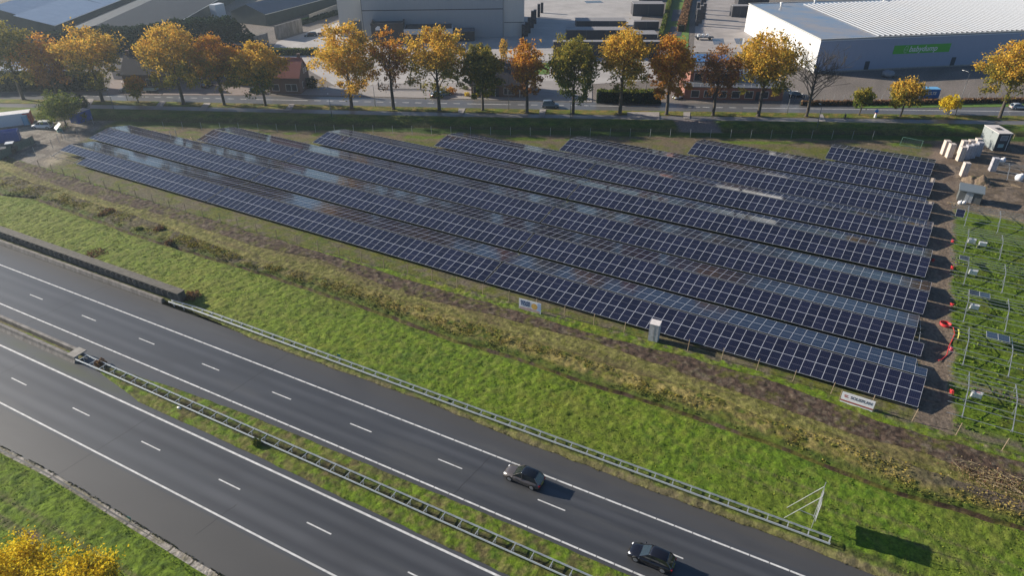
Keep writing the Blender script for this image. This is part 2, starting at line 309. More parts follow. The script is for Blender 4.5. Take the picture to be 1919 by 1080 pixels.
# solar field and building site ground
north_y = lambda X: RD(X) - 21.5
XF = np.arange(-235, 90, .4)
def c_field(X, Y, T):
    c = grassmix(X, Y, 111, 'olive', 'deep', 'mud', 1.6, .9); c = mixc(c, GR['mud'] * .75, sm(.45, .62, .5 * fbm(X, Y, 6, 113) + .5 * fbm(X, Y, 1.1, 119)) * .7)
    jx = X + 1.2 * (fbm(X, Y, 2.5, 114) - .5) * 2; jy = Y + 1.2 * (fbm(X, Y, 2.5, 115) - .5) * 2
    rt = sm(16.6, 17.4, jx - .01 * (Y - 76))
    c = mixc(c, grassmix(X, Y, 117, 'bright', 'deep', 'olive', 1.1, .6) * .85, rt)
    tr = sm(12.8, 13.8, jx) * (1 - rt); c = mixc(c, np.array([.20, .155, .115]), tr); c = mixc(c, (.11, .085, .065), tr * np.exp(-((jx - 15.9) / .4) ** 2) * .6)
    dn = north_y(X) - jy
    c = mixc(c, (.15, .11, .075), sm(11, 8, dn) * .8 * sm(-165, -150, X)); c = mixc(c, GR['bright'] * .8, np.exp(-((dn - 6.6) / 1.3) ** 2) * sm(.4, .6, fbm(X, Y, 4, 118)))
    c = mixc(c, GR['deep'] * .8, sm(4.5, 3.0, dn))
    # dug site corner on the right
    s = sm(13, 15, jx) * sm(138.5, 140.5, jy) ; c = mixc(c, (.135, .10, .075), s * sm(3.5, 5, dn) * .95); c = mixc(c, (.23, .18, .14), s * sm(.5, .62, fbm(X, Y, 3, 121)) * .5 * sm(5, 7, dn))
    c = mixc(c, (.26, .20, .14), np.exp(-((jy - 139.6) / .9) ** 2) * sm(20, 23, X) * .8)
    c = mixc(c, GR['mud'], np.exp(-((jy - 83.4 + .08 * (X - 25)) / .8) ** 2) * sm(14, 19, X) * .9)
    c = mixc(c, GR['mud'] * .8, np.exp(-((jy - 74.4) / .7) ** 2) * sm(12, 14, X) * .9)
    # west end: worn gravel around the site entrance
    wl = sm(-150, -154, jx + (Y - 75) * .55); c = mixc(c, (.24, .215, .18), wl); c = mixc(c, (.12, .10, .085), wl * sm(.45, .6, fbm(X, Y, 2.5, 122)) * .75)
    c = mixc(c, (.34, .29, .21), np.exp(-((jx + 152.5) / 2.2) ** 2 - ((jy - 75.5) / 2.5) ** 2) * 1.1)
    return np.clip(c, 0, 1)
def h_field(X, Y, T):
    z = .03 + .12 * fbm(X, Y, 1.6, 130); z = z + sm(19, 21, X) * .10 * fbm(X, Y, .9, 131)
    s = sm(15, 18, X) * sm(139, 142, Y); z = z + s * .35 * (fbm(X, Y, 1.5, 132) - .3)
    return z * (.1 + .9 * np.minimum(sm(0, .01, T), 1))
patch('field_ground', XF, fence_y, north_y, 230, h_field, c_field, 'soil', kind='structure')
# ditch and verges along the provincial road
XR = np.arange(-260, 110, .6)
def c_dit(X, Y, T):
    c = grassmix(X, Y, 141, 'deep', 'olive', 'bright', 1.3, .8); c = mixc(c, GR['darkgreen'], sm(.5, .7, fbm(X, Y, 2.0, 148)) * .6); c = mixc(c, grassmix(X, Y, 146, 'olive', 'brown', 'straw', 1.2, .6), sm(.5, .3, T + .25 * (fbm(X, Y, 3, 147) - .5))); c = mixc(c, (.05, .045, .03), np.exp(-((T - .2) / .16) ** 2) * .8)
    c = mixc(c, GR['bright'] * .7, sm(.55, .7, fbm(X, Y, 4, 143)) * sm(.4, .7, T) * .8)
    c = mixc(c, (.16, .15, .04), sm(.45, .65, fbm(X, Y, 2.4, 149)) * sm(.5, .3, np.abs(T - .85)) * .6) * 1.15
    return mixc(c, (.22, .18, .16), dam(X, Y))
def dam(X, Y): return sm(-43.5, -42.5, X - .45 * (RD(X) - 12 - Y)) * sm(-33.5, -34.5, X - .45 * (RD(X) - 12 - Y))
def h_dit(X, Y, T):
    k = dam(X, Y); return .06 * k + (1 - k) * (.05 - 1.1 * np.exp(-((T - .22) / .13) ** 2) + .32 * fbm(X, Y, 1.0, 144) * sm(0, .1, T) * sm(1, .92, T) + .25 * np.exp(-((T - .7) / .2) ** 2))
patch('ditch_bank', XR, north_y, lambda X: RD(X) - 11.4, 34, h_dit, c_dit, kind='stuff', label='dark overgrown ditch bank between site fence and cycle path', cat='grass')
def c_path(X, Y, T):
    c = np.ones(X.shape + (3,)) * np.array([.16, .148, .14]); return c * (.85 + .3 * fbm(X, Y, 3, 151)[..., None])
patch('cycle_path', XR, lambda X: RD(X) - 11.4, lambda X: RD(X) - 7.9, 8, lambda X, Y, T: X * 0 + .04, c_path, 'tar', kind='structure')
def c_v(X, Y, T):
    c = grassmix(X, Y, 161, 'olive', 'deep', 'straw', 2, .35); c = mixc(c, GR['bright'] * .9, sm(.45, .65, fbm(X, Y, 3, 163)) * .6); return mixc(c, (.30, .19, .06), sm(.56, .68, vnoise(X, Y, .9, 164)) * .5)
patch('road_verge', XR, lambda X: RD(X) - 7.9, lambda X: RD(X) - 3.9, 10, lambda X, Y, T: .05 + .12 * fbm(X, Y, 1.2, 165), c_v, kind='stuff', label='narrow grass verge with the avenue trees between road and cycle path', cat='grass')
def c_rd(X, Y, T):
    c = np.ones(X.shape + (3,)) * np.array([.115, .115, .118]); c = mixc(c, (.15, .14, .13), sm(.82, .9, T)); return c * (.9 + .2 * fbm(X * .4, Y, 3, 171)[..., None])
patch('provincial_road', XR, lambda X: RD(X) - 3.9, lambda X: RD(X) + 4.3, 14, lambda X, Y, T: X * 0 + .03, c_rd, 'tar', kind='structure')
RM = MB(); ux, uy = math.cos(R(25.3)), math.sin(R(25.3))
def rstripe(x0, x1, dy, w_=.16):
    n = max(1, int((x1 - x0) / 6))
    for i in range(n):
        a = x0 + (x1 - x0) * i / n; b = x0 + (x1 - x0) * (i + 1) / n
        RM.poly([(a, float(RD(a)) + dy - w_, .038), (b, float(RD(b)) + dy - w_, .038), (b, float(RD(b)) + dy + w_, .038), (a, float(RD(a)) + dy + w_, .038)])
for a, b in ((-147, -134), (-95, -84.5), (-66, -40), (-30, 100), (-260, -214)): rstripe(a, b, .35)
x = -213.0
while x < -30:
    if not any(a - 1 < x < b + .5 for a, b in ((-147, -134), (-95, -84.5), (-66, -40), (-30, 100))): rstripe(x, x + 1.6, .35)
    x += 3.1
RM.build('road_marking', M['mark'], kind='structure')
# land north of the road
def c_north(X, Y, T):
    c = np.ones(X.shape + (3,)) * np.array([.20, .175, .155]); c = mixc(c, (.13, .115, .10), sm(.45, .65, fbm(X, Y, 5, 181)) * .6)
    return c
XN = np.arange(-480, 200, 2.5)
patch('yard_ground', XN, lambda X: RD(X) + 4.3, lambda X: X * 0 + 760, 60, lambda X, Y, T: X * 0 + .03, c_north, 'soil', kind='structure')
# paved kerb strip between motorway and the southern grass
drain_hi = lambda X: np.interp(X, [-200, -75.9, -67.1, -58.2, -49.9, -44, -30, 60], [22.35, 22.35, 22.6, 22.4, 22.15, 21.95, 21.8, 21.7]) + hw(X)
M['conc'] = mat('weathered_concrete', (.30, .28, .25), .85, var=.22, scale=1.3, bump=.2)
def c_con(X, Y, T): c = np.ones(X.shape + (3,)) * np.array([.36, .33, .29]); c = mixc(c, (.15, .14, .08), sm(.5, .66, fbm(X, Y, 1.5, 191)) * .7); return mixc(c, (.03, .03, .02), (np.abs(((X / 3.1) % 1) - .5) < .022) * 1.0)
XS = np.arange(-160, 10, .2)
patch('drainage_gutter', XS, lambda X: drain_hi(X) - .62, drain_hi, 5, lambda X, Y, T: .05 - .06 * np.sin(T * np.pi), c_con, 'soil', kind='structure')
def c_sg(X, Y, T):
    c = grassmix(X, Y, 201, 'bright', 'deep', 'olive', 1.8, .5)
    d = Y - hw(X)
    for o in (18.2, 16.2):
        wv = np.exp(-((d - o) / .3) ** 2); c = mixc(c, (.13, .11, .055), wv * (.4 + .6 * (np.sin(X * 10 + Y * 4) > 0)) * .8)
    c = mixc(c, (.13, .085, .06), np.exp(-((X + 60.7) / .9) ** 2 - ((d - 16.6) / .6) ** 2) * 1.4); c = mixc(c, (.10, .09, .045), np.exp(-((X + 66) / 6) ** 2 - ((d - 16.6 - (X + 66) * .02) / .25) ** 2) * .9)
    return np.clip(c, 0, 1)
patch('roadside_grass', XS, lambda X: hw(X) - 12, lambda X: drain_hi(X) - .62, 150, h_grass(.26, 202), c_sg, kind='stuff', label='grass slope with tyre tracks below the concrete gutter', cat='grass')
# median
XM = np.arange(-79, 100, .2)
med_lo = wob(lambda X: np.interp(X, [-79, -68.7, -50, -37.5, -18], [36.0, 34.35, 34.35, 34.1, 34.0]) + hw(X), .12, 1.5, 9)
med_hi = wob(lambda X: np.interp(X, [-79, -76.7, -67, -54.4, -37.9, -20], [36.9, 37.1, 38.1, 38.75, 38.9, 39.05]) + hw(X), .1, 1.5, 10)
patch('median_grass', XM, med_lo, med_hi, 24, h_grass(.24, 212, .02), lambda X, Y, T: mixc(mixc(mixc(grassmix(X, Y, 211, 'bright', 'deep', 'olive', 1.0, .9), (.16, .14, .05), sm(.42, .7, fbm(X, Y, .7, 216)) * .75), GR['brown'], sm(.55, .7, fbm(X, Y, 1.4, 215)) * .6), (.032, .028, .018), np.exp(-((Y - hw(X) - 36.4) / .52) ** 4) * .85), kind='stuff', label='grass strip between the two carriageways under the median crash barrier', cat='grass')  # shade between the median rails painted into the grass as a dark band
XM2 = np.arange(-330, -82, .5)
patch('median_gravel', XM2, lambda X: X * 0 + 36.25 + hw(X), lambda X: X * 0 + 36.85 + hw(X), 5, lambda X, Y, T: .12 + .12 * fbm(X, Y, .8, 221), lambda X, Y, T: mixc(np.ones(X.shape + (3,)) * np.array([.14, .13, .06]), GR['bright'], sm(.5, .7, fbm(X, Y, 1.5, 222))), 'soil', kind='structure')
# ------------------------------------------------------------------ solar tables
AL = R(12.5); AB = R(10.5); SK = R(5.2); PW = 1.335; PL = 2.46; ZE = .7
UF = Vector((math.cos(AL) * math.sin(SK), math.cos(AL) * math.cos(SK), math.sin(AL)))   # up the slope that faces the motorway
UB = Vector((math.cos(AB) * math.sin(SK), math.cos(AB) * math.cos(SK), -math.sin(AB)))  # down the far slope
def panel_mat(name, col, rough):
    m = bpy.data.materials.new(name); N, L = nodes(m); b = N['Principled BSDF']
    uv = N.new('ShaderNodeUVMap'); uv.uv_map = 'UVMap'; sp = N.new('ShaderNodeSeparateXYZ'); L.new(uv.outputs[0], sp.inputs[0])
    def mth(op, a, v=None, c=None):
        n = N.new('ShaderNodeMath'); n.operation = op; n.use_clamp = False
        for i, q in enumerate((a, v, c)):
            if q is None: continue
            if isinstance(q, (int, float)): n.inputs[i].default_value = q
            else: L.new(q, n.inputs[i])
        return n.outputs[0]
    fx = mth('FRACT', mth('MULTIPLY', sp.outputs[0], 6.0)); lx = mth('GREATER_THAN', mth('ABSOLUTE', mth('SUBTRACT', fx, .5)), .465)
    fy = mth('FRACT', mth('MULTIPLY', sp.outputs[1], 24.0)); ly = mth('GREATER_THAN', mth('ABSOLUTE', mth('SUBTRACT', fy, .5)), .46)
    mid = mth('LESS_THAN', mth('ABSOLUTE', mth('SUBTRACT', sp.outputs[1], .5)), .009)
    ln = mth('MAXIMUM', mth('MULTIPLY', mth('MAXIMUM', lx, mth('MULTIPLY', ly, .5)), .28), mid)
    oi = N.new('ShaderNodeObjectInfo'); vr = N.new('ShaderNodeMapRange'); vr.inputs[3].default_value = .8; vr.inputs[4].default_value = 1.25; L.new(oi.outputs['Random'], vr.inputs[0])
    mx = N.new('ShaderNodeMix'); mx.data_type = 'RGBA'; mx.inputs[6].default_value = (*col, 1); mx.inputs[7].default_value = (.15, .15, .17, 1); L.new(ln, mx.inputs[0])
    sc_ = N.new('ShaderNodeVectorMath'); sc_.operation = 'SCALE'; L.new(mx.outputs[2], sc_.inputs[0]); L.new(vr.outputs[0], sc_.inputs['Scale']); L.new(sc_.outputs[0], b.inputs['Base Color'])
    b.inputs['Roughness'].default_value = rough; b.inputs['Specular IOR Level'].default_value = .6; b.inputs['IOR'].default_value = 1.52
    return m
M['cell'] = panel_mat('solar_glass', (.009, .011, .030), .09)
M['alu'] = mat('anodised_frame', (.56, .58, .62), .45, metal=.0, var=.05)
M['galv'] = mat('galvanised_steel', (.40, .43, .45), .4, metal=.5, var=.12, scale=2)
M['dark'] = mat('dark_steel', (.05, .055, .06), .6)
def panel_mesh(U, nm):
    """one module: aluminium rim and recessed glass with its cells; U runs along the slope"""
    ux = Vector((1, 0, 0)); n = ux.cross(U).normalized(); wd, ln, t, r = PW - .014, PL - .016, .035, .024
    P = lambda a, b, c: ux * a + U * b + n * c
    v = []; f = []; mi = []
    def q(pts, m_): k = len(v); v.extend(pts); f.append((k, k + 1, k + 2, k + 3)); mi.append(m_)
    o = [(0, 0), (wd, 0), (wd, ln), (0, ln)]; i_ = [(r, r), (wd - r, r), (wd - r, ln - r), (r, ln - r)]
    for k in range(4):
        a, b = o[k], o[(k + 1) % 4]; c, d = i_[(k + 1) % 4], i_[k]
        q([P(*a, t), P(*b, t), P(*c, t), P(*d, t)], 1); q([P(*a, 0), P(*b, 0), P(*b, t), P(*a, t)], 1); q([P(*d, t), P(*c, t), P(*c, t - .006), P(*d, t - .006)], 1)
    q([P(*p, t - .006) for p in i_], 0); q([P(*p, 0) for p in o[::-1]], 2)
    me = bpy.data.meshes.new(nm); me.from_pydata([tuple(p) for p in v], [], f)
    for m_ in (M['cell'], M['alu'], M['dark']): me.materials.append(m_)
    me.polygons.foreach_set('material_index', mi); uvl = me.uv_layers.new(name='UVMap')
    g = me.polygons[len(f) - 2]
    for li, c in zip(g.loop_indices, ((0, 0), (1, 0), (1, 1), (0, 1))): uvl.data[li].uv = c
    me.update(); return me
PF = panel_mesh(UF, 'solar_panel'); PB = panel_mesh(UB, 'solar_panel')
def merged(me, offs, name, parent):
    nv = len(me.vertices); co = np.empty(nv * 3, np.float32); me.vertices.foreach_get('co', co); co = co.reshape(-1, 3)
    fs = [tuple(p.vertices) for p in me.polygons]; ms = [p.material_index for p in me.polygons]; uvs = np.empty(len(me.loops) * 2, np.float32); me.uv_layers[0].data.foreach_get('uv', uvs)
    V = np.concatenate([co + np.array(o, np.float32) for o in offs]); Fs = [tuple(i + k * nv for i in f) for k in range(len(offs)) for f in fs]
    m2 = bpy.data.meshes.new(name); m2.from_pydata(V.tolist(), [], Fs)
    for m_ in me.materials: m2.materials.append(m_)
    m2.polygons.foreach_set('material_index', ms * len(offs)); u2 = m2.uv_layers.new(name='UVMap'); u2.data.foreach_set('uv', np.tile(uvs, len(offs)))
    m2.update(); o = bpy.data.objects.new(name, m2); C.objects.link(o); o.parent = parent; o['kind'] = 'stuff'; return o
RIDGE = UF * (2 * PL) + Vector((.03, .33, 0))
def table(x1, ncol, Y, label, skipF=(), skipB=(), x0shift=0):
    x0 = x1 - ncol * PW; t = empty('solar_table', (x0, Y, 0), 0, label, 'solar table', 'double pitched solar tables in the field')
    cells = []
    for r in range(2):
        for c in range(ncol):
            if (r, c) not in skipF: cells.append((0, r, c))
    for r in range(2):
        for c in range(ncol):
            if (r, c) not in skipB: cells.append((1, r, c))
    def pos(k, r, c):
        p = Vector((c * PW, 0, ZE)); return p + UF * (PL * r) if k == 0 else p + RIDGE + UB * (PL * r)
    for k, r, c in cells[:100]:
        o = bpy.data.objects.new('solar_panel', PF if k == 0 else PB); C.objects.link(o); o.parent = t; o.location = pos(k, r, c)
    rf = [q for q in cells[100:] if q[0] == 0]; rb_ = [q for q in cells[100:] if q[0] == 1]
    if rf: rb_ = rb_; keepf = rf; front_rest = merged(PF, [pos(*q) for q in rf], 'solar_panels', t)
    if rb_: merged(PB, [pos(*q) for q in rb_], 'solar_panels', t)
    m = MB(); L_ = ncol * PW; dn = -.07
    for b in (.35, 1.9, 2.65, 4.2):
        p = UF * b; m.bar((0, p.y, ZE + p.z + dn), (L_, p.y, ZE + p.z + dn), .06, .09); p = RIDGE + UB * b; m.bar((0, p.y, ZE + p.z + dn), (L_, p.y, ZE + p.z + dn), .06, .09)
    m.build('purlins', M['dark'], t)
    n = max(2, int(L_ / 7.4) + 1)
    for i in range(n):
        x = .4 + (L_ - .8) * i / (n - 1); m = MB(); a = UF * .1; b = UF * 4.75; c = RIDGE + UB * .05; d = RIDGE + UB * 4.75
        m.bar((x, a.y, ZE + a.z - .17), (x, b.y, ZE + b.z - .17), .06, .1); m.bar((x, c.y, ZE + c.z - .17), (x, d.y, ZE + d.z - .17), .06, .1)
        for q in (UF * .7, UF * 4.1, RIDGE + UB * 3.8): m.bar((x, q.y, 0), (x, q.y, ZE + q.z - .2), .08, .08)
        m.build('trestle', M['galv'], t)
    return t
ROWY = [75.55, 86.5, 97.35, 108.7, 119.95, 130.7, 142.0, 153.3]; XE = 13.45
nth = ['first', 'second', 'third', 'fourth', 'fifth', 'sixth', 'seventh', 'eighth']
starts = [-154.2, -157.1, -134.6, -109.4, -84.6, -58.8, -32.9, -6.7]
gaps = [[-45.1, -105.5], [-45.9, -106.0], [-46.5, -106.5], [-46.9], [-47.3], [], [], []]
part_name = {1: ['whole'], 2: ['right section', 'left section'], 3: ['right section', 'middle section', 'far left section']}
table_ends = []
for i, y in enumerate(ROWY):
    cuts = [XE] + gaps[i] + [starts[i]]; ns = len(cuts) - 1; xprev = XE + .3
    for k in range(ns):
        xr = xprev - .3; n = int(round((xr - cuts[k + 1]) / PW)); xprev = xr - n * PW
        sF = set(); sB = set()
        if i == 0 and k == ns - 1:
            n = 36; sF = {(0, c) for c in range(7)}
        if i == 1 and k == 0: sF = {(1, n - 1)}; sB = {(0, n - 1), (1, n - 1)}
        if i == 0 and k == 0: sB = {(1, n - 1)}
        if i == 5 and k == 0: sB = {(1, n - 1)}
        lb = 'dark blue solar panel table, %s of the %s row from the motorway' % (part_name[ns][k], nth[i]) if ns > 1 else 'unbroken dark blue solar panel table, the %s row from the motorway' % nth[i]
        table(xr, n, y, lb, sF, sB)
# ------------------------------------------------------------------ bare racks on the right
def rack(x0, x1, Y, label, feet):
    t = empty('mounting_rack', (x0, Y, 0), 0, label, 'mounting rack', 'bare galvanised racks waiting for panels'); L_ = x1 - x0
    for k, (base, U) in enumerate(((Vector((0, 0, 0)), UF), (RIDGE, UB))):
        for b in (.08, 1.85, 2.75, 4.45) if k == 0 else (.1, 1.6, 2.9, 4.4):
            p = base + U * b; MB().bar((0, p.y, ZE + p.z), (L_, p.y, ZE + p.z), .05, .06).build('rail', M['galv'], t)
    for x in feet:
        if x > L_: continue
        m = MB(); sx = math.tan(SK); a = UF * .02; b = UF * 4.55; c = RIDGE; d = RIDGE + UB * 4.5; xo = lambda q: x + q.y * sx
        for p, q in ((a, b), (c, d), (b, c)): m.bar((xo(p), p.y, ZE + p.z - .09), (xo(q), q.y, ZE + q.z - .09), .085, .07)
        for q in (UF * .7, UF * 4.1, RIDGE + UB * 3.9): m.bar((xo(q), q.y, 0), (xo(q), q.y, ZE + q.z - .1), .07, .07)
        m.build('trestle', M['galv'], t)
    return t
descr = ['nearest the lower right corner', 'second from the motorway on the green', 'third from the motorway beside the red coil', 'fourth from the motorway with a single dark panel', 'fifth from the motorway behind two white inverters', 'sixth from the motorway below the grey kiosk']
for i in range(6):
    feet = [1.6 + i * .12 + 4.95 * k for k in range(12)]
    rack(16.4 + i * .1, 62, ROWY[i] + .55, 'bare galvanised steel rack, ' + descr[i], feet)
rack(25.0, 62, 158.6, 'bare galvanised steel rack at the far right by the white sacks', [2.0, 7, 12, 17, 22])
def loose_panel(x, Y, n, U, base, off, label):
    t = empty('loose_panels', (x, Y, 0), 0, label, 'solar panel', 'single panels already laid on the racks')
    for k in range(n):
        o = bpy.data.objects.new('solar_panel', PB if U is UB else PF); C.objects.link(o); o.parent = t; o.location = base + U * off + Vector((k * PW, 0, ZE + .06))
loose_panel(17.3, ROWY[5] + .55, 1, UF, Vector((0, 0, 0)), 2.3, 'lone dark solar panel at the front edge of the rack below the kiosk')
loose_panel(17.3, ROWY[3] + .55, 1, UB, RIDGE, 1.6, 'lone dark solar panel beside a red wrapped rail end')
loose_panel(18.4, ROWY[2] + .55, 2, UB, RIDGE, 2.1, 'pair of dark solar panels laid behind the third rack ridge')
loose_panel(20.2, ROWY[1] + .55, 2, UB, RIDGE, 1.9, 'pair of dark solar panels behind the second rack ridge')
# inverters, red cable bundles
M['white'] = mat('white_paint', (.74, .74, .73), .45, var=.05)
M['red'] = mat('red_plastic', (.55, .03, .035), .5, var=.2, scale=8)
M['pink'] = mat('pink_foil', (.62, .10, .14), .5, var=.2, scale=8)
def inverter(x, y, label, rz=0):
    t = empty('inverter', (x, y, 0), rz, label, 'inverter', 'white inverters under the racks')
    m = MB(); m.box(-.55, .55, -.16, .2, .62, 1.3); m.box(-.5, .5, -.2, -.161, .68, 1.24); m.build('housing', M['white'], t)
    m = MB(); m.box(-.62, -.56, -.05, .05, 0, 1.45); m.box(.56, .62, -.05, .05, 0, 1.45); m.box(-.7, .7, .203, .25, 1.3, 1.36); m.build('stand', M['galv'], t)
    MB().box(-.45, .45, -.1, .12, .5, .617).build('cooling_fins', M['dark'], t)
    MB().box(-.3, .3, -.02, .13, 1.303, 1.33).build('cover_film', M['pink'] if 'nearest' in label else M['alu'], t)
    return t
for (px, py, lb) in ((1825, 752, 'white inverter box nearest the lower right corner'), (1822, 586, 'white inverter box under the third rack'), (1820, 520, 'white inverter box under the fourth rack'), (1818, 461, 'left one of two white inverter boxes under the fifth rack'), (1838, 467, 'right one of two white inverter boxes under the fifth rack')):
    inverter(*G(px, py), lb, R(6))
rnd = random.Random(5)
def cable_bundle(px, py, z, label, mm='red'):
    x, y = G(px, py, z); m = MB()
    for k in range(7):
        a = rnd.uniform(0, 6.28); pts = [(.16 * math.sin(a + q * 1.3) + rnd.uniform(-.06, .06), .5 * (q / 7 - .5) * 1.6 + rnd.uniform(-.05, .05), z + .25 * math.sin(q * .9 + k) - .1 * q / 2 + .2) for q in range(8)]
        m.tube([(p[0], p[1], max(p[2], .06)) for p in pts], .04, 6)
    m.build('cable_bundle', M[mm], None, (x, y, 0), smooth=True, label=label, cat='cable', group='red cable bundles on the rack ends')
cable_bundle(1784, 735, .9, 'red cable bundle hanging at the end of the nearest rack')
cable_bundle(1783, 655, .9, 'pinkish cable bundle at the end of the second rack', 'pink')
cable_bundle(1784, 572, .9, 'red cable bundle hanging at the end of the third rack')
cable_bundle(1785, 502, .9, 'red cable bundle hanging at the end of the fourth rack')
cable_bundle(1786, 452, .9, 'red cable bundle hanging at the end of the fifth rack')
cable_bundle(1749, 488, 1.0, 'small red cable tangle at the right end of the fourth solar row')
cx, cy = G(1771, 611)
m = MB()
for k in range(5): m.tube([(.62 * math.cos(a) * (1 + .03 * k), .62 * math.sin(a) * (1 - .02 * k), .07 + .07 * k) for a in np.linspace(0, 6.28, 22)], .05, 6)
m.build('cable_coil', M['red'], None, (cx, cy, .1), smooth=True, label='coiled red duct lying on the sandy path', cat='duct')
hose = [G(*p) for p in ((1778, 613), (1786, 618), (1789, 628), (1784, 640), (1778, 652), (1776, 660), (1774, 668), (1765, 676), (1758, 679))]
m = MB(); m.tube([(x - hose[0][0], y - hose[0][1], .2 + .08 * math.sin(i * 1.7)) for i, (x, y) in enumerate(hose)], .055, 7)
m.build('duct_hose', M['red'], None, (*hose[0], 0), smooth=True, label='red corrugated duct snaking between the racks and the second row', cat='duct')
M['yellow'] = mat('yellow_plastic', (.62, .58, .12), .6)
m = MB(); m.tube([(0, 0, .1), (.05, .6, .5), (-.05, 1.2, .75), (.06, 1.8, .5), (0, 2.3, .2)], .07, 6); yx = G(1795, 637)
m.build('cable_duct', M['yellow'], None, (*yx, 0), smooth=True, label='short yellow duct end standing in the green beside the red one', cat='duct')
# ------------------------------------------------------------------ fences around the field
M['wood'] = mat('weathered_wood', (.30, .23, .15), .85, var=.25, scale=6, stretch=(1, 1, .2))
M['wire'] = mat('fence_wire', (.16, .15, .13), .6)
def fence(name, pts, label, h, group=None, pm='wood', r=.055, every=1, z0=0, wires=5, lean=0):
    t = empty(name, (*pts[0], z0), 0, label, 'fence', group); ox, oy = pts[0]
    rn = random.Random(len(pts))
    for p in pts:
        m = MB(); dx, dy = rn.uniform(-.06, .06) + lean, rn.uniform(-.06, .06); m.tube([(0, 0, -.3), (dx, dy, h)], [r, r * .9], 6); m.build('fence_post', M[pm], t, (p[0] - ox, p[1] - oy, 0))
    m = MB()
    for k in range(wires):
        z = h * (.12 + .8 * k / (wires - 1))
        for a, b in zip(pts[:-1], pts[1:]): m.bar((a[0] - ox, a[1] - oy, z), (b[0] - ox, b[1] - oy, z), .012, .012)
    m.build('fence_wires', M['wire'], t)
    return t
fx = [-150.5, -146, -142] + list(np.arange(-138, -106, 4.6)) + [-106.1 + 4.35 * k for k in range(5)] + [-84 + 4.4 * k for k in range(17)] + [-9.2 + 4.45 * k for k in range(12)]
fence('field_fence', [(x, float(fence_y(x))) for x in fx], 'long fence of thin brown posts between the soil strip and the front solar row', 2.0, wires=4, lean=.1)
nx = [x for x in np.arange(-148, 12, 4.15)]
fence('roadside_fence', [(x, float(RD(x)) - 27.2 + .018 * (x + 148)) for x in nx if x < 4], 'long fence of pale slim posts behind the solar rows along the road ditch', 2.1, pm='white' if False else 'galv', r=.05, wires=5)
fence('roadside_fence', [(x, float(RD(x)) - 23.0) for x in (30, 34, 38, 42, 46)], 'short brown rail fence to the right of the dark site cabin', 1.3, pm='wood', r=.08, wires=3)
# heras style gate leaning by the fence
gx, gy = G(1706, 277); m = MB()
for a, b in (((-2.2, 0, .1), (-2.0, 0, 2.0)), ((2.0, .3, .1), (2.1, .3, 1.9)), ((-2.0, 0, 2.0), (2.1, .3, 1.9)), ((-2.2, 0, .1), (2.0, .3, .1))): m.tube([a, b], .045, 6)
for k in range(9): m.bar((-2.1 + k * .5, .02 * k, .1), (-2.0 + k * .5, .02 * k, 1.98), .012, .012)
for k in range(7): m.bar((-2.1, 0, .35 + k * .25), (2.05, .3, .32 + k * .24), .012, .012)
m.build('site_gate', mat('green_steel', (.12, .24, .18), .5), None, (gx, gy, .1), R(-8), label='green mesh gate panel standing open in the roadside fence', cat='gate')
# ------------------------------------------------------------------ crash barriers
M['railst'] = mat('rail_steel', (.50, .54, .56), .38, metal=.2, var=.1, scale=1.5)
M['spacer'] = mat('spacer_steel', (.42, .45, .47), .45, metal=.2, var=.1)
def Wrail(m, pts, side, mi=0):
    """corrugated beam profile swept along pts"""
    prof = [(0, .12), (.04, .09), (.04, .045), (0, .015), (0, -.015), (.04, -.045), (.04, -.09), (0, -.12)]
    rings = []
    for i, p in enumerate(pts):
        d = Vector(pts[min(i + 1, len(pts) - 1)]) - Vector(pts[max(i - 1, 0)]); n = Vector((d.y, -d.x, 0)).normalized() * side
        rings.append([(p[0] + n.x * a, p[1] + n.y * a, p[2] + b) for a, b in prof] + [(p[0] + n.x * (a - .012), p[1] + n.y * (a - .012), p[2] + b) for a, b in prof[::-1]])
    m.loft(rings, mi)
def barrier(xs, offs, label, step, ztop=.62, taper=None):
    x0 = xs[0]; y0 = offs(x0)[0] + hw(x0); t = empty('crash_barrier', (x0, y0, 0), 0, label, 'crash barrier', 'steel motorway crash barriers')
    for s in (0, 1):
        m = MB(); Wrail(m, [(x - x0, offs(x)[s] + hw(x) - y0, ztop + .0) for x in xs], 1 if s == 0 else -1); m.build('guard_rail', M['railst'], t)
    x = x0 + .6
    while x < xs[-1]:
        a, b = offs(x); ya = a + hw(x) - y0; yb = b + hw(x) - y0; m = MB(); xx = x - x0
        m.box(xx - .028, xx + .028, ya + .052, yb - .052, ztop + .05, ztop + .13); c = (ya + yb) / 2; m.box(xx - .06, xx + .06, c - .05, c + .05, -.3, ztop + .018)
        m.build('post_and_spacer', M['spacer'], t); x += step
    return t
xsN = list(np.arange(-83.2, 8.3, 1.5)); offN = lambda x: (float(np.interp(x, [-84, -78, -60, 9], [50.55, 50.75, 50.7, 50.55])) , float(np.interp(x, [-84, -78, -60, 9], [51.0, 51.45, 51.5, 51.4])))
barrier(xsN, offN, 'ladder shaped steel barrier along the bright grass bank, upper of the two', 1.9)
xsM = list(np.arange(-82.3, 30, 1.5)); offM = lambda x: (float(np.interp(x, [-83, -75, 30], [35.75, 35.85, 35.95])), float(np.interp(x, [-83, -75, 30], [37.0, 36.95, 37.0])))
barrier(xsM, offM, 'ladder shaped steel barrier on the grass strip between the carriageways', 1.95)
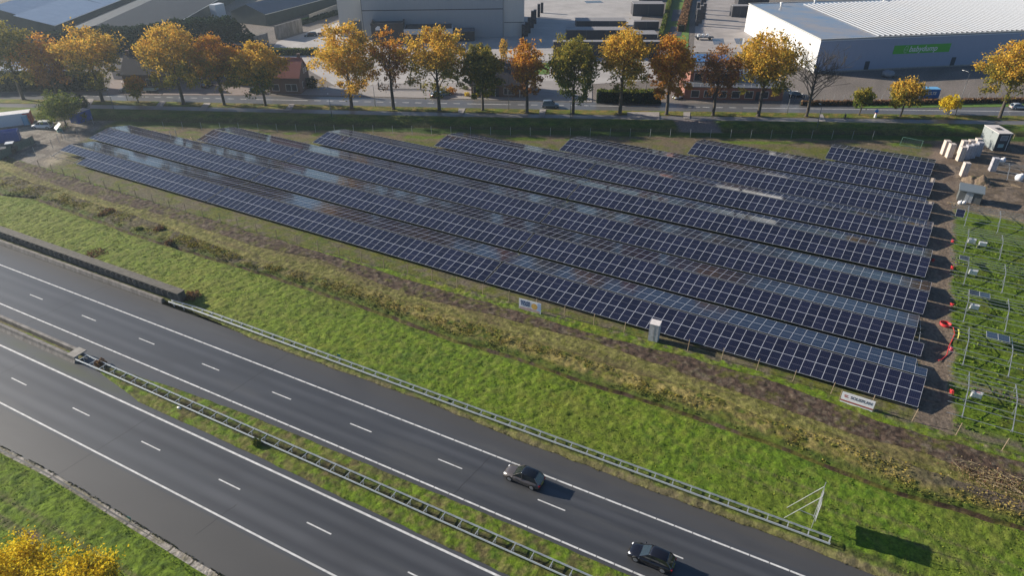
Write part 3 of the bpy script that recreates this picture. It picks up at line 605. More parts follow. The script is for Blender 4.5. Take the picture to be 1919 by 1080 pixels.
# concrete barriers and noise wall
M['conc2'] = mat('stained_concrete', (.11, .10, .09), .85, col2=(.27, .25, .23), scale=.9, bump=.25, stretch=(1, 1, .25))
M['concd'] = mat('dark_concrete', (.055, .05, .045), .9, col2=(.15, .14, .125), scale=1.2, bump=.3, stretch=(1.2, 1, .2))
def sweep(name, m_, xs, prof, parent=None, **kw):
    x0 = xs[0]; m = MB(); m.loft([[(x - x0, o + hw(x) - hw(x0), z) for o, z in prof] for x in xs]); return m.build(name, m_, parent, (x0, float(hw(x0)), 0) if parent is None else (0, 0, 0), **kw)
xw = list(np.arange(-330, -82.9, 6)) + [-82.5]
sweep('concrete_barrier', M['conc2'], xw, [(35.5, 0), (36.2, 0), (36.2, .75), (35.95, .8), (35.78, .8), (35.7, .35)], label='low concrete wall, southern one of the pair in the median', cat='concrete barrier', group='concrete barriers in the median')
sweep('concrete_barrier', M['conc2'], xw[:-1] + [-83.6], [(36.95, 0), (37.5, 0), (37.4, .35), (37.32, .8), (37.1, .8), (36.95, .75)], label='low concrete wall, northern one of the pair in the median', cat='concrete barrier', group='concrete barriers in the median')
x0_ = -84.0; MB().box(0, 1.5, 0, 1.72, .74, .9).build('end_slab', M['conc'], None, (x0_, 35.75 + hw(x0_), 0), R(.9), label='pale concrete slab capping the end of the median walls', cat='concrete slab')
t = empty('noise_wall', (-330, float(hw(-330)), 0), 0, 'long dark concrete noise wall with a flat grey top beside the motorway', 'noise wall')
xn = list(np.arange(-330, -82, 4)) + [-81.9]
def sw2(name, m_, prof, xs=xn):
    m = MB(); m.loft([[(x + 330, o + hw(x) - hw(-330), z) for o, z in prof] for x in xs]); return m.build(name, m_, t)
sw2('wall_face', M['concd'], [(51.55, 0), (52.6, 0), (52.6, 1.75), (51.5, 1.75), (51.5, 1.5), (51.62, 1.1)])
sw2('wall_cap', mat('mossy_cap', (.085, .08, .065), .9, col2=(.15, .135, .115), scale=1.5), [(51.4, 1.753), (52.7, 1.753), (52.7, 1.87), (51.4, 1.87)])
m = MB()
for x in np.arange(-200, -83, 1.25): m.bar((x + 330, 51.46 + hw(x) - hw(-330), 1.02), (x + 330, 51.38 + hw(x) - hw(-330), 1.73), .55, .05)
m.build('wall_panels', M['conc2'], t)
xl = list(np.arange(-330, -85, 4)) + [-84.6]
sweep('kerb_wall', M['conc2'], xl, [(50.35, 0), (50.95, 0), (50.95, .62), (50.65, .68), (50.5, .66)], label='low stepped concrete kerb in front of the noise wall', cat='concrete barrier')
# road sign seen edge-on, its struts and board
t = empty('traffic_sign', (5.0, 51.9, 0), 0, 'tall traffic sign seen edge on with slanting struts at the end of the barrier', 'traffic sign')
for yy in (.2, 1.6):
    MB().tube([(0, yy, 0), (0, yy, 5.25)], .04, 8).build('post', M['galv'], t)
    MB().tube([(-2.6, yy, .1), (0, yy, 4.7)], .035, 8).build('strut', M['galv'], t)
MB().box(.06, .085, -.35, 2.15, 1.7, 4.15).build('sign_board', mat('sign_back', (.34, .36, .38), .4), t)
MB().bar((-1.6, .2, 2.0), (0, .2, 1.9), .05, .05).build('brace', M['galv'], t)
# ------------------------------------------------------------------ lettering helper
def text(s, size, m_, parent, loc, rot, name='lettering', bold=.0, shear=0, sx=1.0, align='CENTER'):
    c = bpy.data.curves.new(name, 'FONT'); c.body = s; c.size = size; c.extrude = .008; c.offset = bold; c.shear = shear; c.align_x = align; c.align_y = 'CENTER'; c.materials.append(m_)
    tmp = bpy.data.objects.new(name, c); C.objects.link(tmp); bpy.context.view_layer.update()
    me = bpy.data.meshes.new_from_object(tmp.evaluated_get(bpy.context.evaluated_depsgraph_get())); bpy.data.objects.remove(tmp)
    me.name = name; me.materials.clear(); me.materials.append(m_); o = bpy.data.objects.new(name, me); C.objects.link(o); o.parent = parent; o.location = loc; o.rotation_euler = rot; o.scale = (sx, 1, 1); return o
# banners on the fence
M['banner'] = mat('banner_white', (.88, .88, .90), .5, var=.06, scale=2)
M['ink'] = mat('ink_grey', (.10, .11, .14), .5); M['blue_ink'] = mat('ink_blue', (.03, .07, .20), .5); M['redink'] = mat('ink_red', (.42, .07, .04), .5); M['orange'] = mat('ink_orange', (.75, .33, .06), .5, col2=(.8, .62, .2), scale=3); M['paleblue'] = mat('ink_paleblue', (.45, .55, .78), .5)
ax, ay = G(1573, 755); bx_, by_ = G(1634, 775)
t = empty('banner', (ax, ay + .02, 0), math.atan2(by_ - ay, bx_ - ax), 'white banner with red emblem and dark lettering on the fence near the lower right', 'banner', 'advertising banners on the fence'); Wb = math.hypot(bx_ - ax, by_ - ay); RX = (R(90), 0, 0)
MB().box(0, Wb, 0, .03, .12, 1.75).build('sheet', M['banner'], t)
text('SOLISPLAN', .60, M['ink'], t, (Wb * .6, -.012, 1.22), RX, 'lettering', .006, 0, .80)
m = MB()
for k in range(3): m.poly([(.30 + .03 * k, -.008, 1.40 - .13 * k), (.75 + .03 * k - .12 * (k % 2), -.008, 1.40 - .13 * k), (.70 - .12 * (k % 2) + .03 * k, -.008, 1.31 - .13 * k), (.24 + .03 * k, -.008, 1.31 - .13 * k)])
m.build('emblem', M['redink'], t)
m = MB(); m.poly([(.0, -.008, .62), (Wb, -.008, .62), (Wb, -.008, .45), (0, -.008, .45)]); m.build('red_stripe', M['redink'], t)
m = MB(); m.poly([(.0, -.01, .45), (Wb, -.01, .42), (Wb, -.01, .36), (0, -.01, .41)]); m.build('grey_stripe', M['ink'], t)
for x in (-.1, Wb + .1): MB().tube([(x, .05, 0), (x, .05, 1.9)], .04, 6).build('stake', M['wood'], t)
ax, ay = G(973, 580); bx_, by_ = G(1014, 591)
t = empty('banner', (ax, ay, 0), math.atan2(by_ - ay, bx_ - ax), 'white banner with dark block letters and an orange disc on the fence in the middle', 'banner', 'advertising banners on the fence'); Wb = math.hypot(bx_ - ax, by_ - ay)
MB().box(0, Wb, 0, .03, .12, 1.95).build('sheet', M['banner'], t)
text('SOLAR', .52, M['blue_ink'], t, (Wb * .29, -.012, 1.52), RX, 'lettering', .02, 0, .95); text('STARS', .52, M['blue_ink'], t, (Wb * .29, -.012, 1.08), RX, 'lettering', .02, 0, .95)
m = MB(); m.poly([(Wb * .70 + .48 * math.cos(a), -.010, 1.15 + .5 * math.sin(a)) for a in np.linspace(0, 6.1, 20)]); m.build('orange_disc', M['orange'], t)
m = MB(); m.poly([(Wb * .84, -.006, 1.9), (Wb * .99, -.006, 1.9), (Wb * .99, -.006, .5), (Wb * .84, -.006, .6)]); m.build('blue_panel', M['paleblue'], t)
MB().poly([(.05, -.006, .2), (Wb * .95, -.006, .2), (Wb * .95, -.006, .5), (Wb * .5, -.006, .7), (.05, -.006, .6)]).build('pink_wave', mat('pale_pink', (.6, .42, .42), .5), t)
# ------------------------------------------------------------------ cars
M['glass'] = mat('car_glass', (.012, .018, .022), .06, var=0, spec=.8, coat=.3)
M['tyre'] = mat('tyre_rubber', (.012, .012, .013), .8, var=.1)
M['rim'] = mat('alloy_rim', (.55, .56, .58), .3, metal=.8, var=.05)
M['lamp_clear'] = mat('headlight_glass', (.75, .77, .8), .15, var=.05, coat=.5); M['lamp_red'] = mat('tail_light', (.40, .01, .015), .25, var=.05)
M['trim'] = mat('black_trim', (.012, .012, .013), .5, var=.05); M['plate'] = mat('number_plate', (.70, .60, .08), .5, var=0)
paints = {}
def paint(nm, c, rough=.28, metal=.35):
    if nm not in paints: paints[nm] = mat('car_paint_' + nm, c, rough, metal=metal, var=.04, coat=.8)
    return paints[nm]
def car(name, loc, rz, label, pnt, L=4.3, W=1.8, Hh=1.52, kind='hatch', cat='car', group=None, roof=None):
    """car pointing along its own +x; lower body, greenhouse, roof, lights, wheels, mirrors"""
    t = empty(name, (loc[0], loc[1], loc[2] if len(loc) > 2 else .01), rz, label, cat, group); h = W / 2; a = L / 2
    belt = .58 * Hh if kind != 'van' else .55 * Hh
    st = [(-a, .80, .38, belt * .72), (-a + .10, .90, .26, belt * .93), (-a + .45, .97, .22, belt * 1.0), (-a + 1.2, 1.0, .2, belt * .985), (0, 1.0, .2, belt * .965), (a - 1.55, 1.0, .2, belt * .95), (a - 1.15, .985, .2, belt * .92), (a - .55, .94, .21, belt * .84), (a - .18, .84, .25, belt * .72), (a, .66, .36, belt * .56)]
    if kind == 'van': st[-3:] = [(a - .45, .95, .21, belt * .9), (a - .12, .88, .25, belt * .78), (a, .75, .36, belt * .6)]
    rings = []
    for x, kw_, zb, zt in st:
        y = h * kw_; mid = zb + (zt - zb) * .55
        rings.append([(x, -y * .86, zb), (x, -y * .97, zb + .06), (x, -y, mid), (x, -y * .985, zt - .12), (x, -y * .88, zt), (x, -y * .45, zt + .025), (x, 0, zt + .035), (x, y * .45, zt + .025), (x, y * .88, zt), (x, y * .985, zt - .12), (x, y, mid), (x, y * .97, zb + .06), (x, y * .86, zb)])
    m = MB(); m.loft(rings); m.build('body', pnt, t, smooth=True)
    rear = {'hatch': (-a + .12, -a + .62), 'suv': (-a + .1, -a + .42), 'van': (-a + .06, -a + .14), 'estate': (-a + .12, -a + .5)}[kind]
    xw, xr = (a - 1.12, a - 1.95) if kind != 'van' else (a - .62, a - 1.15)
    zt = Hh; zb = belt * .96
    def gr(x, z, k): y = h * k; return [(x, -y, z), (x, -y * .5, z + .015), (x, y * .5, z + .015), (x, y, z)]
    lo = [(rear[0], .80), (-a + 1.0, .885), (0, .89), (xr + .35, .885), (xw, .80)]; hi = [(rear[1], .64), (-a + 1.2, .70), (-.1, .71), (xr, .69), (xr - .0, .69)]
    rings = []
    rb = [(rear[0], -h * .80, zb), (rear[0], h * .80, zb)]
    P = dict(rl=[(rear[0], s * h * .80, zb) for s in (-1, 1)], rh=[(rear[1], s * h * .66, zt - .07) for s in (-1, 1)], fl=[(xw, s * h * .80, zb - .02) for s in (-1, 1)], fh=[(xr, s * h * .67, zt - .07) for s in (-1, 1)], ml=[(-.1, s * h * .90, zb) for s in (-1, 1)], mh=[(-.1, s * h * .71, zt - .045) for s in (-1, 1)])
    m = MB(); m.poly([P['rl'][1], P['rl'][0], P['rh'][0], P['rh'][1]]); m.build('rear_window', M['glass'], t)
    m = MB(); m.poly([P['fl'][0], P['fl'][1], P['fh'][1], P['fh'][0]]); m.build('windscreen', M['glass'], t)
    for s in (0, 1):
        q = [P['rl'][s], P['ml'][s], P['fl'][s], P['fh'][s], P['mh'][s], P['rh'][s]]; m = MB(); m.poly(q if s == 0 else q[::-1]); m.build('side_window', M['glass'], t)
    for s in (0, 1):   # pillars stand 6 mm proud of the glass
        sg = -1 if s == 0 else 1; m = MB(); o = Vector((0, sg * .006, .006))
        for p, q, w_ in ((P['rl'][s], P['rh'][s], .10), (P['fl'][s], P['fh'][s], .07), (P['ml'][s], P['mh'][s], .07)): m.bar(Vector(p) + o, Vector(q) + o, w_, .035)
        m.build('pillars', pnt, t)
    m = MB(); rg = []
    for x, k, z in ((rear[1] - .06, .60, zt - .10), (rear[1] + .12, .68, zt - .035), (-.1, .72, zt), (xr - .18, .69, zt - .03), (xr + .04, .64, zt - .085)):
        y = h * k; rg.append([(x, -y, z - .035), (x, -y * .93, z), (x, -y * .4, z + .02), (x, y * .4, z + .02), (x, y * .93, z), (x, y, z - .035), (x, 0, z - .05)])
    m.loft(rg); m.build('roof', roof or pnt, t, smooth=True)
    for x in (-a + .82, a - .86):
        for s in (-1, 1):
            wm = MB(); wm.tube([(x, s * (h - .20), .325), (x, s * (h + .012), .325)], [.325, .318], 18); wh = wm.build('wheel', M['tyre'], t)
            rm = MB(); rm.tube([(x, s * (h + .013), .325), (x, s * (h + .024), .325)], [.225, .20], 12); rm.build('rim', M['rim'], wh)
            am = MB(); am.tube([(x, s * (h - .1), .345), (x, s * (h + .004), .345)], [.385, .375], 18); am.build('wheel_arch', M['trim'], t)
    # put wheels proud of the arches
    for s in (-1, 1):
        MB().blob((a - .17, s * h * .62, belt * .66), (.13, .17, .06), n=6, jit=0).build('headlight', M['lamp_clear'], t, smooth=True)
        MB().box(-a - .012, -a + .16, min(s * h * .58, s * h * .86), max(s * h * .58, s * h * .86), belt * .66, belt * .88).build('tail_light', M['lamp_red'], t)
        mm = MB(); mm.blob((xw - .12, s * (h + .07), belt * 1.02), (.09, .11, .07), n=5, jit=0); mm.build('mirror', pnt, t, smooth=True)
    MB().box(-a - .02, -a + .03, -.26, .26, .52, .63).build('number_plate', M['plate'], t)
    MB().box(a - .05, a + .012, -.26, .26, .34, .45).build('number_plate', M['plate'], t)
    MB().box(-a + .02, a - .04, -h * .80, h * .80, .17, .24).build('underbody', M['trim'], t)
    return t
HD = lambda x: math.atan(.0145 - .00006 * x)
car('hatchback', (-22.5, 44.42), math.pi + HD(-22), 'dark brown grey hatchback with black roof driving in the upper lane', paint('bronze', (.115, .10, .095)), 4.25, 1.8, 1.55, roof=paint('blackroof', (.012, .014, .018), .15), group='cars driving on the motorway')
car('hatchback', (-7.6, 41.42), math.pi + HD(-8), 'glossy black hatchback straddling the lane line at the bottom edge', paint('black', (.014, .014, .02), .18), 4.25, 1.78, 1.46, group='cars driving on the motorway')
def rdang(x): return math.atan2(float(RD(x + 5) - RD(x - 5)), 10)
x, y = G(1032, 201); car('off_roader', (x, y, .04), rdang(x), 'blue grey square off-roader driving on the provincial road', paint('bluegrey', (.16, .19, .24)), 4.5, 1.85, 1.8, 'suv')
x, y = G(1908, 204); car('hatchback', (x, y, .04), rdang(x), 'pale silver hatchback leaving the picture at the right edge', paint('silver', (.50, .54, .56)), 4.2, 1.75, 1.45)
x, y = G(821, 181); car('parked_car', (x, y, .06), R(64), 'black car parked left of the blue one in front of the fence', paint('black'  , (.01, .01, .01)), 4.2, 1.75, 1.5, group='cars parked north of the road')
x, y = G(834, 179); car('parked_car', (x, y, .06), R(64), 'light blue car parked right of the black one in front of the fence', paint('lightblue', (.12, .24, .40)), 4.2, 1.75, 1.5, group='cars parked north of the road')
x, y = G(1273, 184); car('parked_car', (x, y, .06), R(244), 'white car parked in the shade beside the brick building', paint('white', (.62, .64, .66)), 4.1, 1.75, 1.5, group='cars parked north of the road')
x, y = G(484, 174); car('parked_car', (x, y, .06), R(25), 'dark green car with pale windows parked under the sixth avenue tree', paint('darkgreen', (.03, .045, .04)), 4.3, 1.78, 1.55, 'estate', group='cars parked north of the road')
x, y = G(392, 163); car('parked_car', (x, y, .06), R(100), 'black car parked in the shaded forecourt between the fourth and fifth trees', paint('black', (.01, .01, .01)), 4.2, 1.75, 1.5, group='cars parked north of the road')
x, y = G(260, 172); car('pickup_truck', (x - 2.6, y - 1.2, .06), rdang(x) + math.pi, 'dark car with white bonnet towing a pale trailer beside the road', paint('darkteal', (.04, .06, .06)), 4.6, 1.85, 1.65, 'estate')
x, y = G(583, 68); car('estate_car', (x, y, .06), R(222), 'black estate car parked in the shaded yard behind the houses', paint('nearblack', (.02, .022, .026)), 4.6, 1.8, 1.5, 'estate')
x, y = G(1455, 178); car('parked_car', (x, y, .06), R(60), 'pale car half hidden behind the big golden tree', paint('paleblue', (.35, .42, .5)), 4.1, 1.75, 1.5, group='cars parked north of the road')
x, y = G(1494, 182); car('parked_car', (x, y, .06), R(25), 'black car parked in the warehouse shade behind the bare tree', paint('black', (.01, .01, .01)), 4.3, 1.75, 1.5, group='cars parked north of the road')
# trailers
M['paleteal'] = mat('trailer_side', (.30, .38, .38), .5)
x, y = G(283, 172.5); t = empty('trailer', (x, y, .06), rdang(x), 'low pale green tandem trailer coupled behind the dark car', 'trailer')
m = MB(); m.box(-2, 2, -.9, -.86, .55, .95); m.box(-2, 2, .86, .9, .55, .95); m.box(-2, -1.96, -.855, .855, .55, .95); m.box(1.96, 2, -.855, .855, .55, .95); m.box(-1.955, 1.955, -.855, .855, .5, .56); m.bar((-3.2, 0, .45), (-2, 0, .5), .08, .08); m.build('trailer_bed', M['paleteal'], t)
for xx in (-.4, .4):
    for s in (-1, 1): MB().tube([(xx, s * .92, .3), (xx, s * 1.08, .3)], .3, 12).build('wheel', M['tyre'], t)
x, y = G(603, 66); t = empty('trailer', (x, y, .06), R(222), 'small open trailer with a rust red load behind the black estate car', 'trailer')
m = MB(); m.box(-1.2, 1.2, -.7, .7, .4, .5); m.box(-1.2, 1.2, -.7, -.66, .503, .9); m.box(-1.2, 1.2, .66, .7, .503, .9); m.build('trailer_bed', M['dark'], t)
for s in (-1, 1): MB().tube([(0, s * .74, .28), (0, s * .88, .28)], .28, 12).build('wheel', M['tyre'], t)
MB().blob((.1, 0, .72), (.8, .5, .26), seed=3).build('load', mat('rust_load', (.25, .07, .05), .8), t)
# blue box lorry north of the road
x, y = G(1734, 188); t = empty('box_lorry', (x, y, .06), rdang(x) + math.pi, 'small blue box lorry with white cab parked behind the hedge', 'lorry')
M['lorryblue'] = mat('lorry_blue', (.03, .13, .42), .4, var=.06); M['lorryroof'] = mat('lorry_roof', (.16, .42, .70), .4, var=.06)
MB().box(-2.6, 1.9, -1.15, 1.15, .9, 3.2).build('box_body', M['lorryblue'], t); MB().box(-2.62, 1.92, -1.17, 1.17, 3.203, 3.3).build('box_roof', M['lorryroof'], t)
m = MB(); m.loft([[(1.95, -1, .6), (1.95, 1, .6), (1.95, 1, 2.3), (1.95, -1, 2.3)], [(3.0, -1, .6), (3.0, 1, .6), (3.0, .95, 2.2), (3.0, -.95, 2.2)], [(3.6, -.98, .6), (3.6, .98, .6), (3.55, .95, 1.35), (3.55, -.95, 1.35)]]); m.build('cab', M['white'], t)
m = MB(); m.poly([(3.575, -.86, 1.36), (3.575, .86, 1.36), (3.06, .84, 2.14), (3.06, -.84, 2.14)]); m.build('windscreen', M['glass'], t)
for xx in (-1.5, 2.7):
    for s in (-1, 1): MB().tube([(xx, s * .8, .42), (xx, s * 1.05, .42)], .42, 14).build('wheel', M['tyre'], t)
MB().box(-2.6, 2.8, -.5, .5, .5, .88).build('chassis', M['dark'], t)
text('BULTS', 1.05, M['white'], t, (-.3, 1.17, 2.15), (R(90), 0, R(180)), 'lettering', .03, .2, .9)
text('VERHUUR', .35, M['white'], t, (-.3, 1.17, 1.35), (R(90), 0, R(180)), 'small_lettering', .01, 0, 1.0) if False else None
# ------------------------------------------------------------------ trees
M['leaf'] = mat_leaf('autumn_leaves', .4); M['leafg'] = mat_leaf('green_leaves', .2)
M['bark'] = mat('bark', (.075, .062, .048), .9, var=.3, scale=3, bump=.5, stretch=(1, 1, .25))
def leaves(name, pts, size, cols, parent, seed, m='leaf', kind=None, flat=.0):
    """many small leaf clumps: one bent quad each"""
    n = len(pts); rs = np.random.RandomState(seed); P = np.asarray(pts, np.float32)
    a = rs.normal(size=(n, 3)); a /= np.linalg.norm(a, axis=1)[:, None]; b = rs.normal(size=(n, 3)); b = np.cross(a, b); b /= np.linalg.norm(b, axis=1)[:, None]
    s = (size * rs.uniform(.55, 1.35, n))[:, None]
    V = np.stack([P - a * s - b * s * .5, P + a * s - b * s * .6, P + a * s * .8 + b * s * .55, P - a * s * .7 + b * s * .6], 1).reshape(-1, 3).astype(np.float32)
    me = bpy.data.meshes.new(name); me.vertices.add(4 * n); me.vertices.foreach_set('co', V.ravel()); me.loops.add(4 * n); me.loops.foreach_set('vertex_index', np.arange(4 * n, dtype=np.int32))
    me.polygons.add(n); me.polygons.foreach_set('loop_start', np.arange(0, 4 * n, 4, dtype=np.int32)); me.polygons.foreach_set('loop_total', np.full(n, 4, np.int32)); me.update(calc_edges=True)
    set_col(me, np.repeat(np.asarray(cols, np.float32), 4, axis=0)); me.materials.append(M[m]); o = bpy.data.objects.new(name, me); C.objects.link(o); o.parent = parent
    if kind: o['kind'] = kind
    return o
PAL = dict(gold=((.64, .38, .055), (.52, .36, .06), (.72, .46, .07), (.36, .30, .06)), orange=((.60, .28, .045), (.66, .37, .05), (.46, .20, .045), (.48, .31, .05)), olive=((.24, .22, .04), (.32, .26, .045), (.15, .16, .03), (.40, .30, .05)),
           green=((.12, .16, .03), (.17, .20, .04), (.08, .12, .025), (.25, .24, .045)), rust=((.34, .17, .07), (.28, .15, .07), (.42, .22, .07), (.22, .13, .06)), yellow=((.72, .55, .03), (.66, .46, .03), (.80, .62, .06), (.46, .38, .04)), dark=((.018, .035, .018), (.028, .05, .024), (.035, .06, .03), (.02, .03, .018)), brown=((.20, .11, .06), (.26, .15, .08), (.15, .09, .05), (.3, .2, .1)))
def palcol(pal, rs, n, w=(.4, .25, .2, .15)):
    p = np.array(PAL[pal]); return p[rs.choice(4, n, p=w)]
def tree(px, py, top, halfw, pal, pal2, label, dens=1.0, seed=0, low=.28, shape=1.0, size=.23, cx=None, group='avenue trees along the provincial road', bare=False, mix=.5, z0=0.05, name='avenue_tree', xy=None, h=None, wr=None):
    x, y = xy or G(px, py); H = h or Zat(x, y, top); t = empty(name, (x, y, z0), 0, label, 'tree', group)
    rs = np.random.RandomState(seed + 3); dist = math.hypot(x, y); Wm = wr or halfw * math.sqrt(dist ** 2 + (CH - H / 2) ** 2) / F * 1.0
    lx, ly = rs.uniform(-.4, .4, 2); base = H * low
    # trunk and limbs
    m = MB(); tr = .035 * H ** .85 * .9; top_z = H * .86
    zs = [0, .25, base * .6, base, H * .5, H * .7, top_z]; m.tube([(lx * (z / H) ** 2 + .12 * math.sin(z), ly * (z / H), z) for z in zs], [tr * 1.7, tr * 1.15, tr, tr * .9, tr * .55, tr * .3, .03], 9)
    limbs = []; nl = 20 if not bare else 26
    for k in range(nl):
        z = base + (H * .72 - base) * (k / nl) ** .9; az = k * 2.4 + rs.uniform(-.4, .4); u = (z - base) / (H - base)
        r = Wm * (.95 * math.sin(math.pi * (.22 + .70 * u)) ** .8) * rs.uniform(.72, 1.08); rise = (H - z) * rs.uniform(.25, .5)
        p0 = Vector((lx * (z / H) ** 2, ly * z / H, z)); p1 = p0 + Vector((math.cos(az) * r * .5, math.sin(az) * r * .5, rise * .65)); p2 = p0 + Vector((math.cos(az) * r * .92, math.sin(az) * r * .92, rise))
        m.tube([p0, p1, p2], [tr * .34 * (1 - .5 * u), tr * .2 * (1 - .4 * u), .025], 5, cap=False); limbs += [(p1, .35), (p2, 1), ((p1 + p2) / 2, .7)]
        for q in range(3 if not bare else 9):
            s_ = p1.lerp(p2, rs.uniform(0, 1)); e = s_ + Vector(rs.normal(size=3) * (1, 1, .6)) * Wm * .22 + Vector((0, 0, Wm * (.1 if not bare else .28))); m.tube([s_, e], [tr * .1, .012 if not bare else .02], 4, cap=False); limbs.append((e, .8))
            if bare:
                for qq in range(3): m.tube([s_.lerp(e, .5 + .15 * qq), e + Vector(rs.normal(size=3)) * .5 + Vector((0, 0, .5))], [.02, .01], 3, cap=False)
    m.build('trunk', M['bark'], t, smooth=True)
    if bare and dens <= 0: return t
    # crown: leaf clumps around limb ends, plus shell clumps
    cl = []
    for p, w_ in limbs: cl.append((np.array(p), .16 * Wm + .3, w_))
    for k in range(int(64 * shape)):
        u = rs.uniform(0, 1); z = base * .95 + (H - base * .95) * u ** .9; rr = Wm * math.sin(math.pi * (.16 + .80 * u)) ** .75; az = rs.uniform(0, 6.283); q = rs.uniform(.45, 1) ** .6
        rr *= 1 + .20 * math.sin(az * 2 + seed) + .16 * math.sin(az * 3 + z * .9 + seed * 2) + rs.uniform(-.12, .16)
        cl.append((np.array((math.cos(az) * rr * q, math.sin(az) * rr * q, z + rs.uniform(-.6, .5))), (.15 * Wm + .25) * rs.uniform(.45, 1.15), 1))
    N_ = int(6400 * dens * max(.35, min(1.5, (Wm / 3.8) ** 1.6))); wts = np.array([c[2] for c in cl]); wts = wts * rs.uniform(.1, 1.9, len(cl)); wts /= wts.sum()
    ci = rs.choice(len(cl), N_, p=wts); cen = np.array([c[0] for c in cl])[ci]; rad = np.array([c[1] for c in cl])[ci][:, None]
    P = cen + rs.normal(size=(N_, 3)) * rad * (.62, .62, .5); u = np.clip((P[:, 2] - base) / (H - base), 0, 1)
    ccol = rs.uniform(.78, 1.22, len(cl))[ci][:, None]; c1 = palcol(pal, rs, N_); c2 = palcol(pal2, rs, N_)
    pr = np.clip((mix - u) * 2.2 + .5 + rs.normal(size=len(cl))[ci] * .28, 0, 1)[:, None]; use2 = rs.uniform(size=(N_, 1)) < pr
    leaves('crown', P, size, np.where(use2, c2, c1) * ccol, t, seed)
    return t
ORD = [ (45, 187, 44, 44, 'olive', 'olive', 'olive brown tree at the left edge, leftmost of the avenue', 1.1),
 (113, 190, 70, 42, 'orange', 'rust', 'thin orange brown tree, second of the avenue from the left', .75),
 (193, 190, 52, 49, 'gold', 'olive', 'orange gold tree, third of the avenue from the left', 1.1),
 (345, 196, 48, 54, 'gold', 'olive', 'large golden tree right of the chimneyed house, fourth of the avenue', 1.15),
 (421, 197, 72, 44, 'orange', 'olive', 'orange tree between a golden and an olive tree, fifth of the avenue', 1.05),
 (498, 198, 84, 46, 'gold', 'green', 'olive tree with yellow top beside the red roofed house', 1.2),
 (660, 204, 50, 61, 'gold', 'gold', 'broad golden tree in front of the pale yard gate', 1.25),
 (738, 205, 54, 34, 'orange', 'rust', 'slim rust orange tree right of the broad golden one', .5),
 (824, 208, 53, 62, 'gold', 'olive', 'wide olive gold tree in front of the low black office', 1.25),
 (905, 207, 92, 37, 'olive', 'green', 'dark green tree with yellow top before the dark brick house', 1.1),
 (988, 211, 78, 35, 'orange', 'rust', 'small orange tree left of the driving off-roader', .85),
 (1074, 213, 78, 49, 'olive', 'green', 'round green tree, the greenest of the avenue', 1.15),
 (1162, 213, 49, 46, 'gold', 'olive', 'tall golden tree in front of the long clipped hedge', .95),
 (1249, 215, 70, 44, 'orange', 'orange', 'round orange tree left of the brick building', 1.1),
 (1336, 217, 88, 40, 'rust', 'rust', 'sparse dark red tree in front of the brick building', .32),
 (1421, 218, 60, 60, 'gold', 'olive', 'large gold and green tree left of the bare one', 1.15)]
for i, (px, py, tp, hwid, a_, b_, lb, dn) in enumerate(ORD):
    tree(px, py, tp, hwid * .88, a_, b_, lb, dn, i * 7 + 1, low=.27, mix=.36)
tree(1511, 219, 86, 46, 'brown', 'brown', 'bare leafless tree before the white warehouse corner', 0, 201, low=.2, bare=True)
tree(1873, 221, 80, 40, 'gold', 'olive', 'gold green tree near the right edge beside the silver car', 1.1, 303, low=.32)
tree(1687, 219, 150, 23, 'gold', 'olive', 'small ochre tree left of the blue lorry', .8, 305, low=.3, size=.22)
tree(1610, 216, 166, 15, 'olive', 'green', 'small thin green tree right of the bare one', .6, 307, low=.35, size=.22)
tree(1776, 214, 182, 13, 'yellow', 'yellow', 'little bright yellow tree right of the blue lorry', .9, 309, low=.3, size=.2)
tree(260, 193, 146, 14, 'orange', 'olive', 'small orange tree in front of the trailer between two tall trees', .9, 311, low=.35, size=.22)
# yellow poplar at the bottom left and its neighbours
tree(0, 0, 0, 0, 'yellow', 'olive', 'bright yellow leafy tree top in the lower left corner', 2.4, 401, low=.25, size=.10, xy=G(128, 1125, 3.8), h=6.6, wr=3.6, group='yellow roadside trees', mix=.55, name='roadside_tree')
tree(0, 0, 0, 0, 'yellow', 'olive', 'yellow tree cut off by the left edge at the bottom', 2.0, 403, low=.25, size=.10, xy=G(30, 1075, 4.0), h=6.4, wr=3.2, group='yellow roadside trees', mix=.2, name='roadside_tree')
tree(0, 0, 0, 0, 'yellow', 'yellow', 'small yellow tree tip peeping over the bottom edge', 1.2, 405, low=.25, size=.09, xy=G(196, 1100, 3.4), h=5.4, wr=1.0, group='yellow roadside trees', mix=.2, name='roadside_tree')
